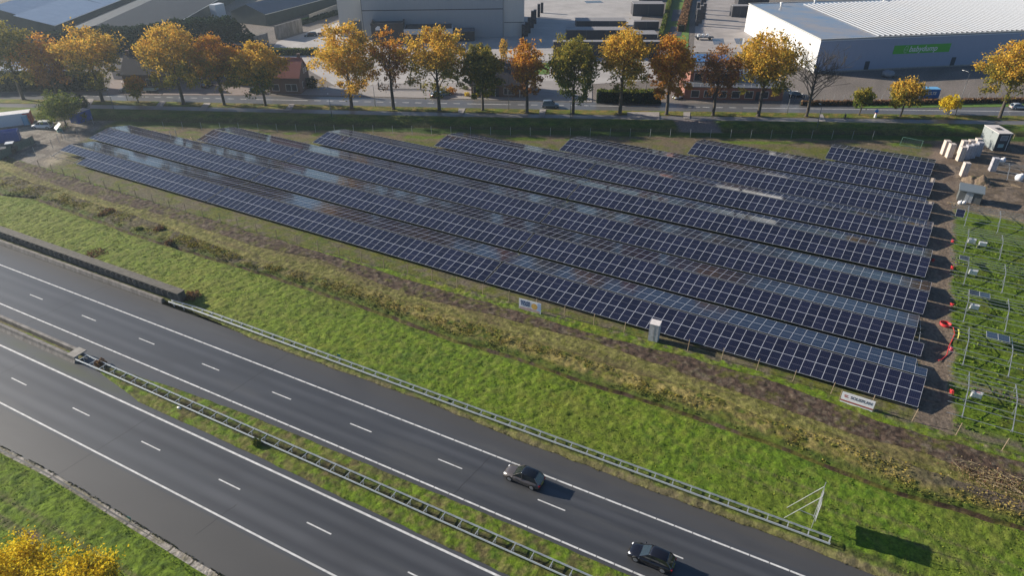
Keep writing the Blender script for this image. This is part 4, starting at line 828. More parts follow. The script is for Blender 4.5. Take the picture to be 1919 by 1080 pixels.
# hedges and shrubs: volumes filled with leaf clumps over a dark core
M['core'] = mat('hedge_core', (.012, .02, .01), 1)
def hedge(name, pts, h, wd, pal, label, seed, size=.22, n=60, cat='hedge', m='leafg', group=None, topvar=.15, pal_top=None):
    ox, oy = pts[0]; t = empty(name, (ox, oy, 0), 0, label, cat, group); rs = np.random.RandomState(seed); mb = MB(); P = []; 
    for (a, b) in zip(pts[:-1], pts[1:]):
        d = Vector((b[0] - a[0], b[1] - a[1])); L_ = d.length; mb.bar((a[0] - ox, a[1] - oy, h * .44), (b[0] - ox, b[1] - oy, h * .44), wd * .78, h * .86)
        k = int(n * L_ * (h + wd * .6)); u = rs.uniform(0, 1, k); side = rs.uniform(0, 2 * h + wd, k); nrm = np.array((-d.y, d.x)) / L_
        s = np.where(side < h, -wd / 2, np.where(side > h + wd, wd / 2, side - h - wd / 2)); z = np.where(side < h, side, np.where(side > h + wd, 2 * h + wd - side, h))
        jz = 1 + topvar * (fbm(u * L_ , u * 0, 2.5, seed) - .5) * 2; z = z * jz; x = a[0] - ox + d.x * u + nrm[0] * s; y = a[1] - oy + d.y * u + nrm[1] * s
        P.append(np.stack([x, y, np.maximum(z, .1)], 1) + rs.normal(size=(k, 3)) * size * .35)
    mb.build('stems', M['core'], t); P = np.concatenate(P); cols = palcol(pal, rs, len(P)) * rs.uniform(.8, 1.2, (len(P), 1))
    if pal_top: sel = P[:, 2] > h * .93; cols[sel] = palcol(pal_top, rs, int(sel.sum()))
    leaves('foliage', P, size, cols, t, seed, m); return t
def bush(x, y, r, h, pal, label, seed, size=.2, n=700, cat='shrub', group=None, z0=0, m='leafg', name='shrub'):
    t = empty(name, (x, y, z0), 0, label, cat, group); rs = np.random.RandomState(seed); mb = MB()
    for k in range(6): mb.tube([(0, 0, 0), (rs.uniform(-.5, .5) * r, rs.uniform(-.5, .5) * r, h * .6), (rs.uniform(-.8, .8) * r, rs.uniform(-.8, .8) * r, h * .92)], [.06, .04, .02], 5, cap=False)
    mb.build('stems', M['bark'], t); d = rs.normal(size=(n, 3)); d /= np.linalg.norm(d, axis=1)[:, None]; q = rs.uniform(.25, 1, (n, 1)) ** .5
    lump = 1 + .22 * np.sin(d[:, :1] * 5 + seed) * np.cos(d[:, 1:2] * 4 + seed); P = d * q * lump * (r, r, h * .52) + (0, 0, h * .5); leaves('foliage', P, size, palcol(pal, rs, n) * rs.uniform(.75, 1.25, (n, 1)), t, seed, m); return t
H1 = [G(-60, 171), G(60, 168), G(130, 168), G(196, 166)]
hedge('clipped_hedge', H1, 4.4, 2.4, 'dark', 'tall dark clipped hedge along the road at the left edge', 11, .3, 24)
hedge('clipped_hedge', [G(1118, 191), G(1238, 193)], 3.2, 2.0, 'dark', 'long clipped hedge with bright green top behind the driving off-roader', 13, .22, 40, pal_top='green')
for k, (px, py, w_, h_) in enumerate(((120, 92, 5, 6), (150, 92, 4, 6.5), (215, 95, 6.5, 8), (262, 98, 7, 8.5), (300, 92, 7, 8), (345, 88, 7.5, 9), (392, 86, 8, 9.5), (428, 84, 7, 9), (30, 98, 5, 5), (465, 92, 4, 5))):
    bush(*G(px, py), w_, h_, 'dark', 'dark evergreen mass behind the avenue, number %s counted from the left' % ['two', 'three', 'four', 'five', 'six', 'seven', 'eight', 'nine', 'one', 'ten'][k], 31 + k, .42, 2600, 'tree', 'dark evergreen trees behind the houses', name='evergreen_tree')
hedge('beech_hedge', [G(1276, 60), G(1302, -40)], 2.6, 2.6, 'brown', 'tall rust brown beech hedge between the two yards', 17, .26, 26)
hedge('garden_hedge', [G(1238, 72), G(1262, -20)], 1.6, 1.2, 'green', 'narrow green hedge along the dark storage boxes', 19, .24, 26)
hedge('low_hedge', [G(1500, 197), G(1655, 196), G(1919, 191)], 1.1, 1.1, 'brown', 'low brown leafed hedge in front of the warehouse forecourt', 23, .2, 30)
hedge('box_hedge', [G(512, 104), G(600, 103)], 2.2, 1.2, 'green', 'bright green hedge behind the red roofed house', 27, .2, 30)
hedge('box_hedge', [G(560, 48), G(642, 24)], 1.6, 1.4, 'dark', 'dark green hedge under the long concrete wall', 29, .25, 24)
for k, (px, py) in enumerate(((873, 168), (876, 180), (893, 182), (911, 182))):
    bush(*G(px, py), .9, 1.1, 'yellow' if k else 'green', 'clipped golden box bush in front of the dark brick house, %s from the left' % ['first', 'second', 'third', 'fourth'][k], 61 + k, .12, 260, group='box bushes before the dark brick house')
bush(*G(846, 176), 1.3, 1.9, 'orange', 'ochre garden shrub right of the light blue parked car', 67, .16, 420)
bush(*G(585, 165), 2.0, 3.2, 'dark', 'dark shrub against the gable of the red roofed house', 69, .2, 700)
for k, (px, py, h_) in enumerate(((886, 112, 5), (900, 110, 5), (914, 112, 4.5), (944, 108, 6))):
    bush(*G(px, py), 1.5, h_, 'olive' if k < 3 else 'gold', 'upright ochre garden tree behind the dark brick house, %s from the left' % ['first', 'second', 'third', 'fourth'][k], 71 + k, .2, 800, 'tree', 'small garden trees behind the dark brick house', name='garden_tree')
# site yard vegetation on the left
tree(125, 236, 178, 26, 'green', 'green', 'feathery grey green tree beside the blue container in the yard', .8, 501, low=.1, size=.16, group=None, name='yard_tree')
bush(*G(156, 208), 1.9, 4.2, 'dark', 'small dark conifer on the cycle path side of the blue container', 503, .18, 900, 'tree', name='conifer')
bush(*G(92, 222), 2.6, 1.6, 'green', 'low green bushes behind the white pickup', 505, .16, 700)
# shrubs and brush along the ditch
rs_ = random.Random(9)
spots = [(500, 0), (192, 405), (262, 432), (300, 432), (318, 458), (362, 462), (205, 398)]
for k, (px, py) in enumerate(spots[1:]):
    bush(*G(px, py), rs_.uniform(.5, 1.2), rs_.uniform(.3, .7), rs_.choice(['brown', 'brown', 'green', 'olive']), ['scrubby bush in the weeds on the field side of the ditch, west of the sign', 'scrubby bush in the weeds on the field side of the ditch, west of the sign'][0], 520 + k, .13, 260, 'bush', 'scrub bushes along the ditch', name='scrub_bush')
bush(*G(190, 685), .7, .8, 'brown', 'withered bush grown through the median barrier near the concrete end', 560, .1, 420, 'bush')
bush(*G(484, 834), .6, .7, 'green', 'pale green bush beside the median barrier', 561, .1, 300, 'bush', z0=.1)
bush(*G(362, 560), 1.2, 1.0, 'brown', 'brownish bramble in the shade behind the noise wall end', 562, .13, 420, 'bush')
bush(*G(180, 478), 1.8, .4, 'brown', 'patch of withered brown growth behind the noise wall', 563, .12, 420, 'bush')
# cut branches heap at the right
x, y = G(1860, 905); t = empty('brush_pile', (x, y, 0), 0, 'heap of pale cut branches and reddish leaves by the ditch at the right', 'brush heap'); m = MB()
for k in range(90):
    a = rnd.uniform(-.9, .9) + (math.pi if rnd.random() < .5 else 0); L_ = rnd.uniform(.5, 2.2); px_, py_ = rnd.uniform(-3.5, 3.5), rnd.uniform(-1.4, 1.6); z = rnd.uniform(.05, .7)
    m.tube([(px_, py_, z), (px_ + L_ * math.cos(a), py_ + L_ * math.sin(a) * .6, max(.05, z + rnd.uniform(-.3, .35)))], [.035, .012], 4, cap=False)
m.build('branches', mat('cut_wood', (.34, .27, .16), .8, var=.3), t)
rs = np.random.RandomState(77); n = 1500; P = rs.normal(size=(n, 3)) * (2.0, .9, .16) + (0, 0, .35); P[:, 2] = np.abs(P[:, 2]); leaves('dead_leaves', P, .07, np.array(((.42, .33, .18), (.30, .20, .12), (.24, .13, .08), (.36, .30, .12)))[rs.choice(4, n)] * rs.uniform(.7, 1.2, (n, 1)), t, 78)
# weed tufts scattered over the rough strip: uncountable, one object
rs = np.random.RandomState(41); n = 15000; xx = rs.uniform(-150, 45, n); lo = furrow_top(xx); hi = weeds_top(xx); tt = rs.beta(1.3, 1.6, n); yy = lo + (hi - lo) * tt
zz = .10 + .42 * fbm(xx, yy, 1.5, 72, 4, .6) ** 1.5 + rs.uniform(-.05, .22, n)
c = palcol('olive', rs, n) * .8; k = fbm(xx, yy, 3.2, 75); sel = (k > .53) & (tt > .25) & (xx > -80); c[sel] = np.array(((.38, .30, .09), (.32, .23, .07), (.26, .22, .07)))[rs.choice(3, int(sel.sum()))]; sel = (tt < .3); c[sel] = palcol('green', rs, int(sel.sum())) * .9
c = c * .6 + np.array((.24, .19, .06)) * .4; keep = fbm(xx, yy, 2.2, 99) > .46
o = leaves('weed_tufts', np.stack([xx, yy, zz], 1)[keep], .10, c[keep] * rs.uniform(.7, 1.25, (int(keep.sum()), 1)), None, 43, 'leafg'); tag(o, 'loose leafy tufts in the tangled weeds above the ditch', 'weeds', kind='stuff')
# fallen leaves under the avenue, clumps in the bright grass
rs = np.random.RandomState(44); n = 36000; xx = rs.uniform(-150, 30, n); lo = edge_n(xx) + 1.0; hi = bank_top(xx) - .2; yy = lo + (hi - lo) * rs.uniform(0, 1, n); zz = .10 + .14 * rs.uniform(size=n)
c = np.array(((.14, .20, .02), (.08, .14, .018), (.20, .22, .04), (.11, .17, .04)))[rs.choice(4, n)]; keep = fbm(xx, yy, 1.1, 98) > .40
o = leaves('grass_tufts', np.stack([xx, yy, zz], 1)[keep], .075, c[keep] * rs.uniform(.75, 1.25, (int(keep.sum()), 1)), None, 45, 'leafg'); tag(o, 'coarse grass tufts on the bright green motorway bank', 'grass', kind='stuff')
rs = np.random.RandomState(46); n = 9000; xx = rs.uniform(17.2, 60, n); yy = rs.uniform(74.5, 128, n); keep = fbm(xx, yy, 1.4, 97) > .45
o = leaves('grass_tufts', np.stack([xx, yy, .2 + .1 * rs.uniform(size=n)], 1)[keep], .16, (np.array(((.10, .17, .02), (.05, .10, .015), (.14, .18, .03)))[rs.choice(3, n)])[keep], None, 47, 'leafg'); tag(o, 'lush grass tufts under the bare racks', 'grass', kind='stuff')

def tufts(n, xr, lo, hi, seed, cols, size, label, zb=.08, zr=.14, thr=.42):
    rs = np.random.RandomState(seed); xx = rs.uniform(*xr, n); a = lo(xx); b = hi(xx); yy = a + (b - a) * rs.uniform(0, 1, n); keep = fbm(xx, yy, 1.1, seed) > thr
    o = leaves('grass_tufts', np.stack([xx, yy, zb + zr * rs.uniform(size=n)], 1)[keep], size, (np.array(cols)[rs.choice(len(cols), n)] * rs.uniform(.75, 1.25, (n, 1)))[keep], None, seed + 1, 'leafg'); return tag(o, label, 'grass', kind='stuff')
GC = ((.13, .19, .02), (.07, .13, .018), (.20, .22, .04), (.10, .16, .03))
tufts(14000, (-84, -32), lambda x: hw(x) + 11, lambda x: drain_hi(x) - .7, 601, GC, .06, 'coarse grass tufts on the slope below the concrete gutter')
tufts(9000, (-76, 10), lambda x: med_lo(x) + .05, lambda x: med_hi(x) - .05, 603, GC + ((.17, .15, .05), (.12, .10, .04)), .055, 'short grass and moss tufts between the two carriageways', .05, .1, .3)
tufts(2600, (-84, -20), lambda x: drain_hi(x) - .06, lambda x: drain_hi(x) + .16, 605, ((.05, .07, .02), (.09, .10, .03), (.05, .04, .03)), .05, 'line of moss and weeds along the gutter edge', .02, .05, .45)
tufts(5200, (-80, 16), lambda x: edge_n(x) - .05, lambda x: edge_n(x) + .8, 607, ((.16, .13, .06), (.12, .10, .04), (.10, .14, .03)), .055, 'dry brownish grass along the upper asphalt edge', .02, .07, .4)
# small roadside markers and litter
def marker(px, py, label):
    x, y = G(px, py); t = empty('marker_post', (x, y, .05), R(5), label, 'marker post', 'small green kilometre markers'); MB().tube([(0, 0, 0), (0, 0, .7)], .03, 6).build('post', M['galv'], t); MB().box(-.25, .25, -.02, .02, .6, .95).build('plate', mat('marker_green', (.03, .16, .15), .4), t)
marker(637, 676, 'small teal kilometre marker standing in the upper crash barrier'); marker(247, 982, 'small teal kilometre marker on the grass below the gutter')
x, y = G(337, 767); MB().blob((0, 0, .12), (.3, .16, .1), seed=2, n=6, jit=.25).build('litter', M['white'], None, (x, y, .1), smooth=True, label='white scrap of litter on the median grass', cat='litter')
# ------------------------------------------------------------------ building site objects
M['card'] = mat('wrapped_card', (.66, .58, .52), .75, var=.10, scale=2.5, col2=(.52, .45, .40)); M['film'] = mat('stretch_film', (.62, .62, .66), .35, var=.15, scale=3, col2=(.30, .29, .32)); M['pallet'] = mat('pallet_wood', (.42, .31, .18), .85, var=.2, scale=5)
def wrapped(x, y, rz, label, h=3.1, w_=1.15, d=1.15, mm='card', grp='tall wrapped pallets on the building site', z0=.05):
    t = empty('wrapped_pallet', (x, y, z0), rz, label, 'pallet', grp); m = MB()
    for k in (-.45, 0, .45): m.box(-d / 2, d / 2, k * w_ - .06, k * w_ + .06, 0, .1)
    for k in range(6): m.box(-d / 2 + k * d / 6 + .01, -d / 2 + (k + .8) * d / 6, -w_ / 2, w_ / 2, .102, .14)
    m.build('pallet_base', M['pallet'], t); m = MB(); hh = (h - .16) / 2
    m.loft([[(-d / 2 + .02 + a, -w_ / 2 + .02 + a, z), (d / 2 - .02 - a, -w_ / 2 + .02 + a, z), (d / 2 - .02 - a, w_ / 2 - .02 - a, z), (-d / 2 + .02 + a, w_ / 2 - .02 - a, z)] for z, a in ((.145, 0), (.145 + hh * .5, .015), (.145 + hh, .0), (.15 + hh, .03), (.19 + hh, .03), (.2 + hh, 0), (.2 + hh * 1.5, .015), (h, .01))])
    m.build('wrapped_load', M[mm], t)
    m = MB()
    for q in (-.25, .25): m.box(q - .012, q + .012, -w_ / 2 + .012, w_ / 2 - .012, h + .002, h + .008); m.box(-d / 2 + .008, -d / 2 + .016, q - .012, q + .012, .2, h); m.box(q - .012, q + .012, -w_ / 2 + .008, -w_ / 2 + .016, .2, h)
    m.build('strapping', M['dark'], t); return t
pl = [(1768, 290, 'far left wrapped pallet of the group beside the dark cabin'), (1777, 296, 'wrapped pallet with mottled side, second from the left of the group'), (1797, 302, 'wrapped pallet standing nearest in front of the group'), (1809, 299, 'greyish wrapped pallet right behind the front one'), (1819, 297, 'grey wrapped pallet in the shaded middle of the group'), (1829, 293, 'grey wrapped pallet, right end of the front line of the group'),
      (1800, 290, 'pink topped wrapped pallet in the back line of the group, leftmost'), (1813, 289, 'wrapped pallet in the back line of the group, middle one'), (1826, 286, 'wrapped pallet in the back line of the group, next to the dark cabin')]
for px, py, lb in pl: wrapped(*G(px, py), R(24), lb, 3.2, mm='film' if 'grey' in lb else 'card')
wrapped(*G(1804, 331), R(20), 'single wrapped pallet standing alone beside the end of the last rows', 3.0)
wrapped(*G(1858, 322), R(15), 'half unpacked wrapped pallet with torn foil at the foot', 3.0, mm='film')
# weathered switch cabinet by the front fence
t = empty('cabinet', (-18.25, 74.4, 0), R(3), 'weathered white upright cabinet by the front fence with a long shadow', 'cabinet')
M['oldwhite'] = mat('peeling_white', (.66, .64, .64), .6, col2=(.36, .35, .36), scale=2.2, detail=8)
MB().box(-.72, .55, -.6, .6, .12, 2.9).build('housing', M['oldwhite'], t); MB().box(-.76, .59, -.64, .64, 2.903, 2.98).build('lid', mat('pale_lid', (.74, .68, .64), .6, var=.15, scale=3), t)
MB().box(-.02, .0, -.615, -.603, .25, 2.8).build('door_gap', M['dark'], t); MB().box(-.8, .6, -.62, .62, 0, .115).build('plinth', M['conc'], t)
# dark site cabin
c0 = G(1860, 284); c1 = G(1881, 283); c2 = G(1847, 266); e1 = Vector((c1[0] - c0[0], c1[1] - c0[1])); az = math.atan2(e1.y, e1.x)
t = empty('site_cabin', (c0[0], c0[1], .05), az - R(8), 'tall dark blue grey cabin with pale roof at the right by the pallets', 'cabin'); W_ = 3.0; D_ = 5.6; Hc = 4.0
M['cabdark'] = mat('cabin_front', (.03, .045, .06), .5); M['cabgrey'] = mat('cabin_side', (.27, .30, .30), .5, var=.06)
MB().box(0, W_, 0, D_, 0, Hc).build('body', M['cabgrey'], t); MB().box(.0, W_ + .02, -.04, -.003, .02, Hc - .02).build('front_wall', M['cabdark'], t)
MB().box(-.06, W_ + .06, -.08, D_ + .06, Hc + .003, Hc + .12).build('roof', mat('cabin_roof', (.62, .58, .55), .6), t); MB().box(.9, 1.9, 2.2, 3.3, Hc + .122, Hc + .3).build('roof_hatch', M['dark'], t)
f = MB().box(.7, 2.2, -.06, -.042, 2.5, 3.6).build('window', M['alu'], t); MB().box(.76, 2.14, -.072, -.061, 2.56, 3.54).build('pane', mat('dull_pane', (.18, .22, .26), .2), f)
MB().box(.7, 1.9, -.06, -.042, .9, 1.7).build('notice_plate', mat('notice', (.25, .42, .44), .4), t); MB().box(2.55, 2.64, -.1, -.042, .1, Hc).build('downpipe', M['white'], t)
MB().box(.1, .2, -.062, -.042, .05, 2.2).build('door_gap', M['dark'], t)
# grey kiosk with a roof
k0 = G(1792, 378); k1 = G(1835, 386); az = math.atan2(k1[1] - k0[1], k1[0] - k0[0]); Wk = math.hypot(k1[0] - k0[0], k1[1] - k0[1])
t = empty('transformer_kiosk', (k0[0], k0[1], .05), az, 'grey transformer kiosk with a flat overhanging roof and pale double door', 'kiosk'); Dk = 2.6
M['kgrey'] = mat('kiosk_wall', (.11, .12, .12), .6, var=.06); MB().box(0, Wk, 0, Dk, 0, 2.35).build('wall', M['kgrey'], t)
MB().prism([(-.2, -.35), (Wk + .2, -.35), (Wk + .2, Dk + .2), (-.2, Dk + .2)], 2.353, [2.5, 2.5, 2.85, 2.85]).build('roof', mat('kiosk_roof', (.15, .18, .20), .5), t)
d_ = MB().box(Wk * .30, Wk * .62, -.05, -.003, .1, 2.2).build('door', mat('kiosk_door', (.42, .44, .45), .5), t); MB().box(Wk * .455, Wk * .46, -.062, -.052, .12, 2.18).build('door_gap', M['dark'], d_)
MB().box(-.3, Wk + .3, -.3, Dk + .2, -.05, .05).build('plinth', M['conc'], t)
# sacks and spoil heaps
M['sack'] = mat('white_sack', (.78, .78, .80), .6, var=.06)
def sack(px, py, r, label, seed):
    x, y = G(px, py); m = MB(); m.blob((0, 0, r * .75), (r * .8, r * .7, r * .8), seed=seed, n=8, jit=.12); m.blob((r * .3, .1, r * 1.45), (r * .35, r * .3, r * .3), seed=seed + 1, n=6, jit=.2)
    m.build('big_bag', M['sack'], None, (x, y, .05), smooth=True, label=label, cat='sack', group='white big bags on the building site')
sack(1877, 306, .75, 'small white sack hanging by the far rack', 3); sack(1908, 340, .95, 'large white sack at the right edge above a pile of timber', 5); sack(1798, 384, .5, 'slumped white sack in front of the kiosk, left one', 7); sack(1806, 383, .4, 'slumped white sack in front of the kiosk, right one', 9)
def timber(px, py, label, seed, n=14, s=1.4):
    rr = random.Random(seed); x, y = G(px, py); m = MB()
    for k in range(n): a = rr.uniform(-.6, .6); cx_, cy_ = rr.uniform(-s, s) * .6, rr.uniform(-.7, .7); z = .06 + .05 * (k // 3); m.bar((cx_ - math.cos(a) * s * .6, cy_ - math.sin(a) * s * .6, z), (cx_ + math.cos(a) * s * .6, cy_ + math.sin(a) * s * .6, z), .12, .045)
    m.build('timber_pile', M['pallet'], None, (x, y, .05), label=label, cat='timber', group='loose timber on the building site')
timber(1895, 350, 'pale broken pallet timber under the large sack', 3); timber(1788, 383, 'loose timber left of the kiosk', 4, 10, 1.1); timber(1818, 389, 'planks lying before the kiosk door', 6, 8, 1.5); timber(356, 262, 'pale crate boards behind the start of the third solar row', 8, 9, 1.3); timber(1750, 312, 'small pale board by the end of the eighth solar row', 10, 4, .6)
def heap(px, py, rx, ry, h, label, seed):
    x, y = G(px, py); n_ = 26; u = np.linspace(-1.15, 1.15, n_); U, V_ = np.meshgrid(u, u, indexing='ij'); r2 = np.sqrt(U ** 2 + V_ ** 2); Xh = x + U * rx; Yh = y + V_ * ry
    Zh = h * np.clip(1 - r2 + .35 * (fbm(Xh, Yh, 1.6, seed + 2) - .5), 0, 1) ** .8 * (.5 + 1.0 * fbm(Xh, Yh, .8, seed)) - .03; c = mixc(np.ones(Xh.shape + (3,)) * np.array([.20, .15, .105]), (.10, .11, .03), sm(.5, .7, fbm(Xh, Yh, 1.0, seed + 5)) * .8)
    o = grid_obj('spoil_heap', Xh - x, Yh - y, Zh + .06, c, M['soil'], label=label, cat='earth heap', group='spoil heaps on the building site'); o.location = (x, y, 0)
heap(1822, 341, 2.0, 2.2, 1.3, 'sandy earth heap with grass on it, left one behind the kiosk', 3); heap(1838, 344, 2.2, 2.4, 1.6, 'darker earth heap behind the kiosk, right one', 8); heap(1850, 350, 1.5, 1.8, .8, 'low earth heap touching the kiosk roof corner in view', 12)
# ------------------------------------------------------------------ site yard at the left
M['bluec'] = mat('container_blue', (.03, .09, .33), .5, var=.1, stretch=(6, 1, .3)); M['cwhite'] = mat('container_white', (.62, .64, .66), .5, var=.05)
t = empty('site_office', (-180.3, 86.9, .05), math.atan2(-5.1 * 1, -3.8), 'white site office cabin with red ends at the left edge', 'site cabin')
MB().box(-.6, 13, -2.9, 0, 0, 2.75).build('body', M['cwhite'], t); MB().box(-.65, 13.05, -2.95, .05, 2.753, 2.85).build('roof', mat('pale_roof', (.70, .68, .68), .6), t)
MB().box(-.62, .9, .003, .03, .05, 2.7).build('red_end', M['red'], t); MB().box(-.63, -.603, -2.9, -.02, .05, 2.7).build('red_end', M['red'], t); MB().box(10.4, 11.6, .003, .03, .05, 2.7).build('red_end', M['red'], t)
for xx in (6.3, 9.3):
    f = MB().box(xx, xx + 1.1, .003, .04, 1.0, 2.0).build('window', M['dark'], t); MB().box(xx + .08, xx + 1.02, .042, .05, 1.08, 1.92).build('pane', M['glass'], f)
x, y = G(52, 234); t = empty('portable_toilet', (x, y, .05), R(-127), 'light blue portable toilet in front of the white cabin', 'toilet')
M['tblue'] = mat('toilet_blue', (.10, .30, .48), .5); MB().box(-.6, .6, -.6, .6, .08, 2.3).build('body', M['tblue'], t); MB().prism([(-.65, -.65), (.65, -.65), (.65, .65), (-.65, .65)], 2.303, [2.4, 2.4, 2.5, 2.5]).build('roof', mat('toilet_roof', (.35, .5, .6), .5), t); MB().box(-.4, .4, .603, .64, .15, 2.1).build('door', mat('toilet_door', (.16, .38, .55), .5), t)
MB().box(-.62, .62, -.62, .62, 0, .077).build('base', M['dark'], t)
x, y = G(82, 240); car('pickup', (x, y, .05), R(205), 'white pickup parked beside the light blue toilet', M['white'], 4.9, 1.85, 1.75, 'suv')
x, y = G(40, 262); t = empty('open_container', (x, y, .05), R(232), 'long dark blue open skip container filled with scrap', 'container'); m = MB()
m.box(0, 7, -1.2, -1.14, .1, 2.4); m.box(0, 7, 1.14, 1.2, .1, 2.4); m.box(0, .06, -1.137, 1.137, .1, 2.4); m.box(6.94, 7, -1.137, 1.137, .1, 2.4); m.box(.063, 6.937, -1.137, 1.137, .1, .2)
for k in range(12): m.box(.3 + k * .58, .4 + k * .58, 1.203, 1.27, .15, 2.3); m.box(.3 + k * .58, .4 + k * .58, -1.27, -1.203, .15, 2.3)
m.build('body', M['bluec'], t); m = MB()
for k in range(8): m.blob((rnd.uniform(.8, 6.2), rnd.uniform(-.7, .7), 1.5), (.6, .4, .35), seed=k, n=5, jit=.35)
m.build('scrap', mat('scrap', (.20, .24, .22), .7, col2=(.55, .52, .5), scale=2), t)
x, y = G(20, 286); t = empty('loader', (x, y, .05), R(230), 'dark wheeled machine with a pale hood at the left edge', 'machine')
MB().box(-1.6, 1.6, -.8, .8, .5, 1.2).build('body', M['dark'], t); MB().box(-1.2, .2, -.7, .7, 1.203, 2.1).build('cab', M['cabdark'], t); MB().box(-1.3, .3, -.8, .8, 2.103, 2.2).build('hood', M['cwhite'], t)
for xx in (-1, 1):
    for s in (-1, 1): MB().tube([(xx, s * .82, .5), (xx, s * 1.1, .5)], .5, 14).build('wheel', M['tyre'], t)
x, y = G(148, 233); x2, y2 = G(175, 223); t = empty('blue_container', (x, y, .05), math.atan2(y2 - y, x2 - x), 'blue shipping container with a brownish roof behind the solar field corner', 'container'); L_ = math.hypot(x2 - x, y2 - y)
MB().box(0, L_, 0, 2.4, 0, 2.5).build('body', M['bluec'], t); MB().box(0.02, L_ - .02, .02, 2.38, 2.503, 2.56).build('roof', mat('rusty_roof', (.30, .25, .26), .7, col2=(.4, .4, .46), scale=1), t)
m = MB()
for k in range(8): m.box(.2 + k * L_ / 8.3, .3 + k * L_ / 8.3, -.05, -.003, .1, 2.4)
m.build('ribs', M['bluec'], t)
x, y = G(112, 246); t = empty('solar_trailer', (x, y, .05), R(-20), 'dark tilted panel on a small green stand beside the grey tree', 'panel stand')
m = MB(); a = Vector((0, .8, .75)); m.poly([(-1.1, -.7, .7), (1.1, -.7, .7), (1.1, .7, 1.9), (-1.1, .7, 1.9)]); m.poly([(-1.1, .7, 1.86), (1.1, .7, 1.86), (1.1, -.7, .66), (-1.1, -.7, .66)]); m.build('panel', M['cabdark'], t)
m = MB(); m.box(-1.0, 1.0, -.5, .6, 0, .62); m.build('base', mat('stand_green', (.10, .22, .2), .6), t); MB().bar((-1.1, -.72, .69), (1.1, -.72, .69), .06, .06).build('edge', M['cwhite'], t)
fp = [G(*p) for p in ((0, 302), (30, 285), (60, 272), (66, 268))]; fence('mesh_fence', fp, 'green netted fence along the yard at the left edge', 1.9, pm='dark', wires=7)
t = empty('net_cover', (fp[0][0], fp[0][1], 0), 0, 'green netting stretched over the yard fence', 'netting'); m = MB()
for a, b in zip(fp[:-1], fp[1:]): m.bar((a[0] - fp[0][0], a[1] - fp[0][1] - .04, .95), (b[0] - fp[0][0], b[1] - fp[0][1] - .04, .95), .02, 1.7)
m.build('netting', mat('green_net', (.10, .15, .12), .8, var=.25, scale=3), t)
fence('corner_fence', [G(*p) for p in ((176, 233), (150, 262), (124, 262), (112, 268), (100, 278), (68, 293))], 'thin wire fence round the west corner of the solar field', 2.1, pm='galv', wires=5)
for k, (px, py) in enumerate(((60, 238), (118, 262), (322, 262), (332, 258))):
    x, y = G(px, py); MB().tube([(0, 0, 0), (.1, 0, 2.1)], .06, 6).box(-.5, .55, -.03, .03, 1.3, 1.36).build('stake', M['galv' if k > 1 else 'wood'], None, (x, y, 0), label=['wooden stake by the blue skip', 'wooden stake near the panel stand', 'metal trestle behind the second row, left one', 'metal trestle behind the second row, right one'][k], cat='stake')
# ------------------------------------------------------------------ street furniture
M['lampgrey'] = mat('lamp_post_grey', (.20, .21, .22), .5, metal=.3)
def lamp(px, py, h, label, arm=1.2, az=0):
    x, y = G(px, py); t = empty('street_lamp', (x, y, .05), az, label, 'street lamp', 'street lamps along the provincial road')
    MB().tube([(0, 0, 0), (0, 0, h * .5), (0, 0, h - .3), (arm * .4, 0, h), (arm, 0, h + .08)], [.09, .075, .055, .045, .04], 8).build('pole', M['lampgrey'], t, smooth=True)
    MB().blob((arm + .3, 0, h + .08), (.38, .15, .08), n=6, jit=0).build('lamp_head', M['white'], t, smooth=True)
for px, py, h, lb in ((215, 207, 5.1, 'short street lamp on the path left of the third avenue tree'), (240, 189, 4.8, 'short street lamp beside the small orange tree'), (623, 222, 5.9, 'slim street lamp on the cycle path left of the broad golden tree'), (704, 200, 5.6, 'slim street lamp between the golden and the rust orange tree'), (954, 207, 10.6, 'tall street lamp before the dark brick house'), (1069, 223, 6.0, 'slim street lamp on the cycle path by the green tree'), (1209, 190, 10.2, 'tall street lamp at the end of the clipped hedge'), (1475, 214, 5.7, 'slim street lamp between the large golden and the bare tree'), (1531, 240, 5.6, 'slim street lamp on the cycle path right of the bare tree'), (1790, 217, 10.8, 'tall street lamp with bright head before the warehouse forecourt')):
    lamp(px, py, h, lb, 1.4 if h > 8 else .4, R(150))
lamp(870, 150, 10, 'white mast in front of the low office', .2)
x, y = G(1640, 221); t = empty('bollard_sign', (x, y, .05), R(25), 'blue arrow sign on a white base at the traffic island', 'road sign')
m = MB(); m.tube([(0, 0, 0), (0, 0, 1.2)], [.35, .22], 10); m.build('base', M['white'], t); m = MB(); m.tube([(0, -.03, 1.7), (0, .03, 1.7)], .45, 16); m.build('sign_disc', mat('sign_cyan', (.03, .22, .55), .4), t); MB().tube([(0, 0, 1.2), (0, 0, 1.26)], .3, 10).build('red_band', M['red'], t)
x, y = G(1117, 0) ; x, y = G(1583, 226)
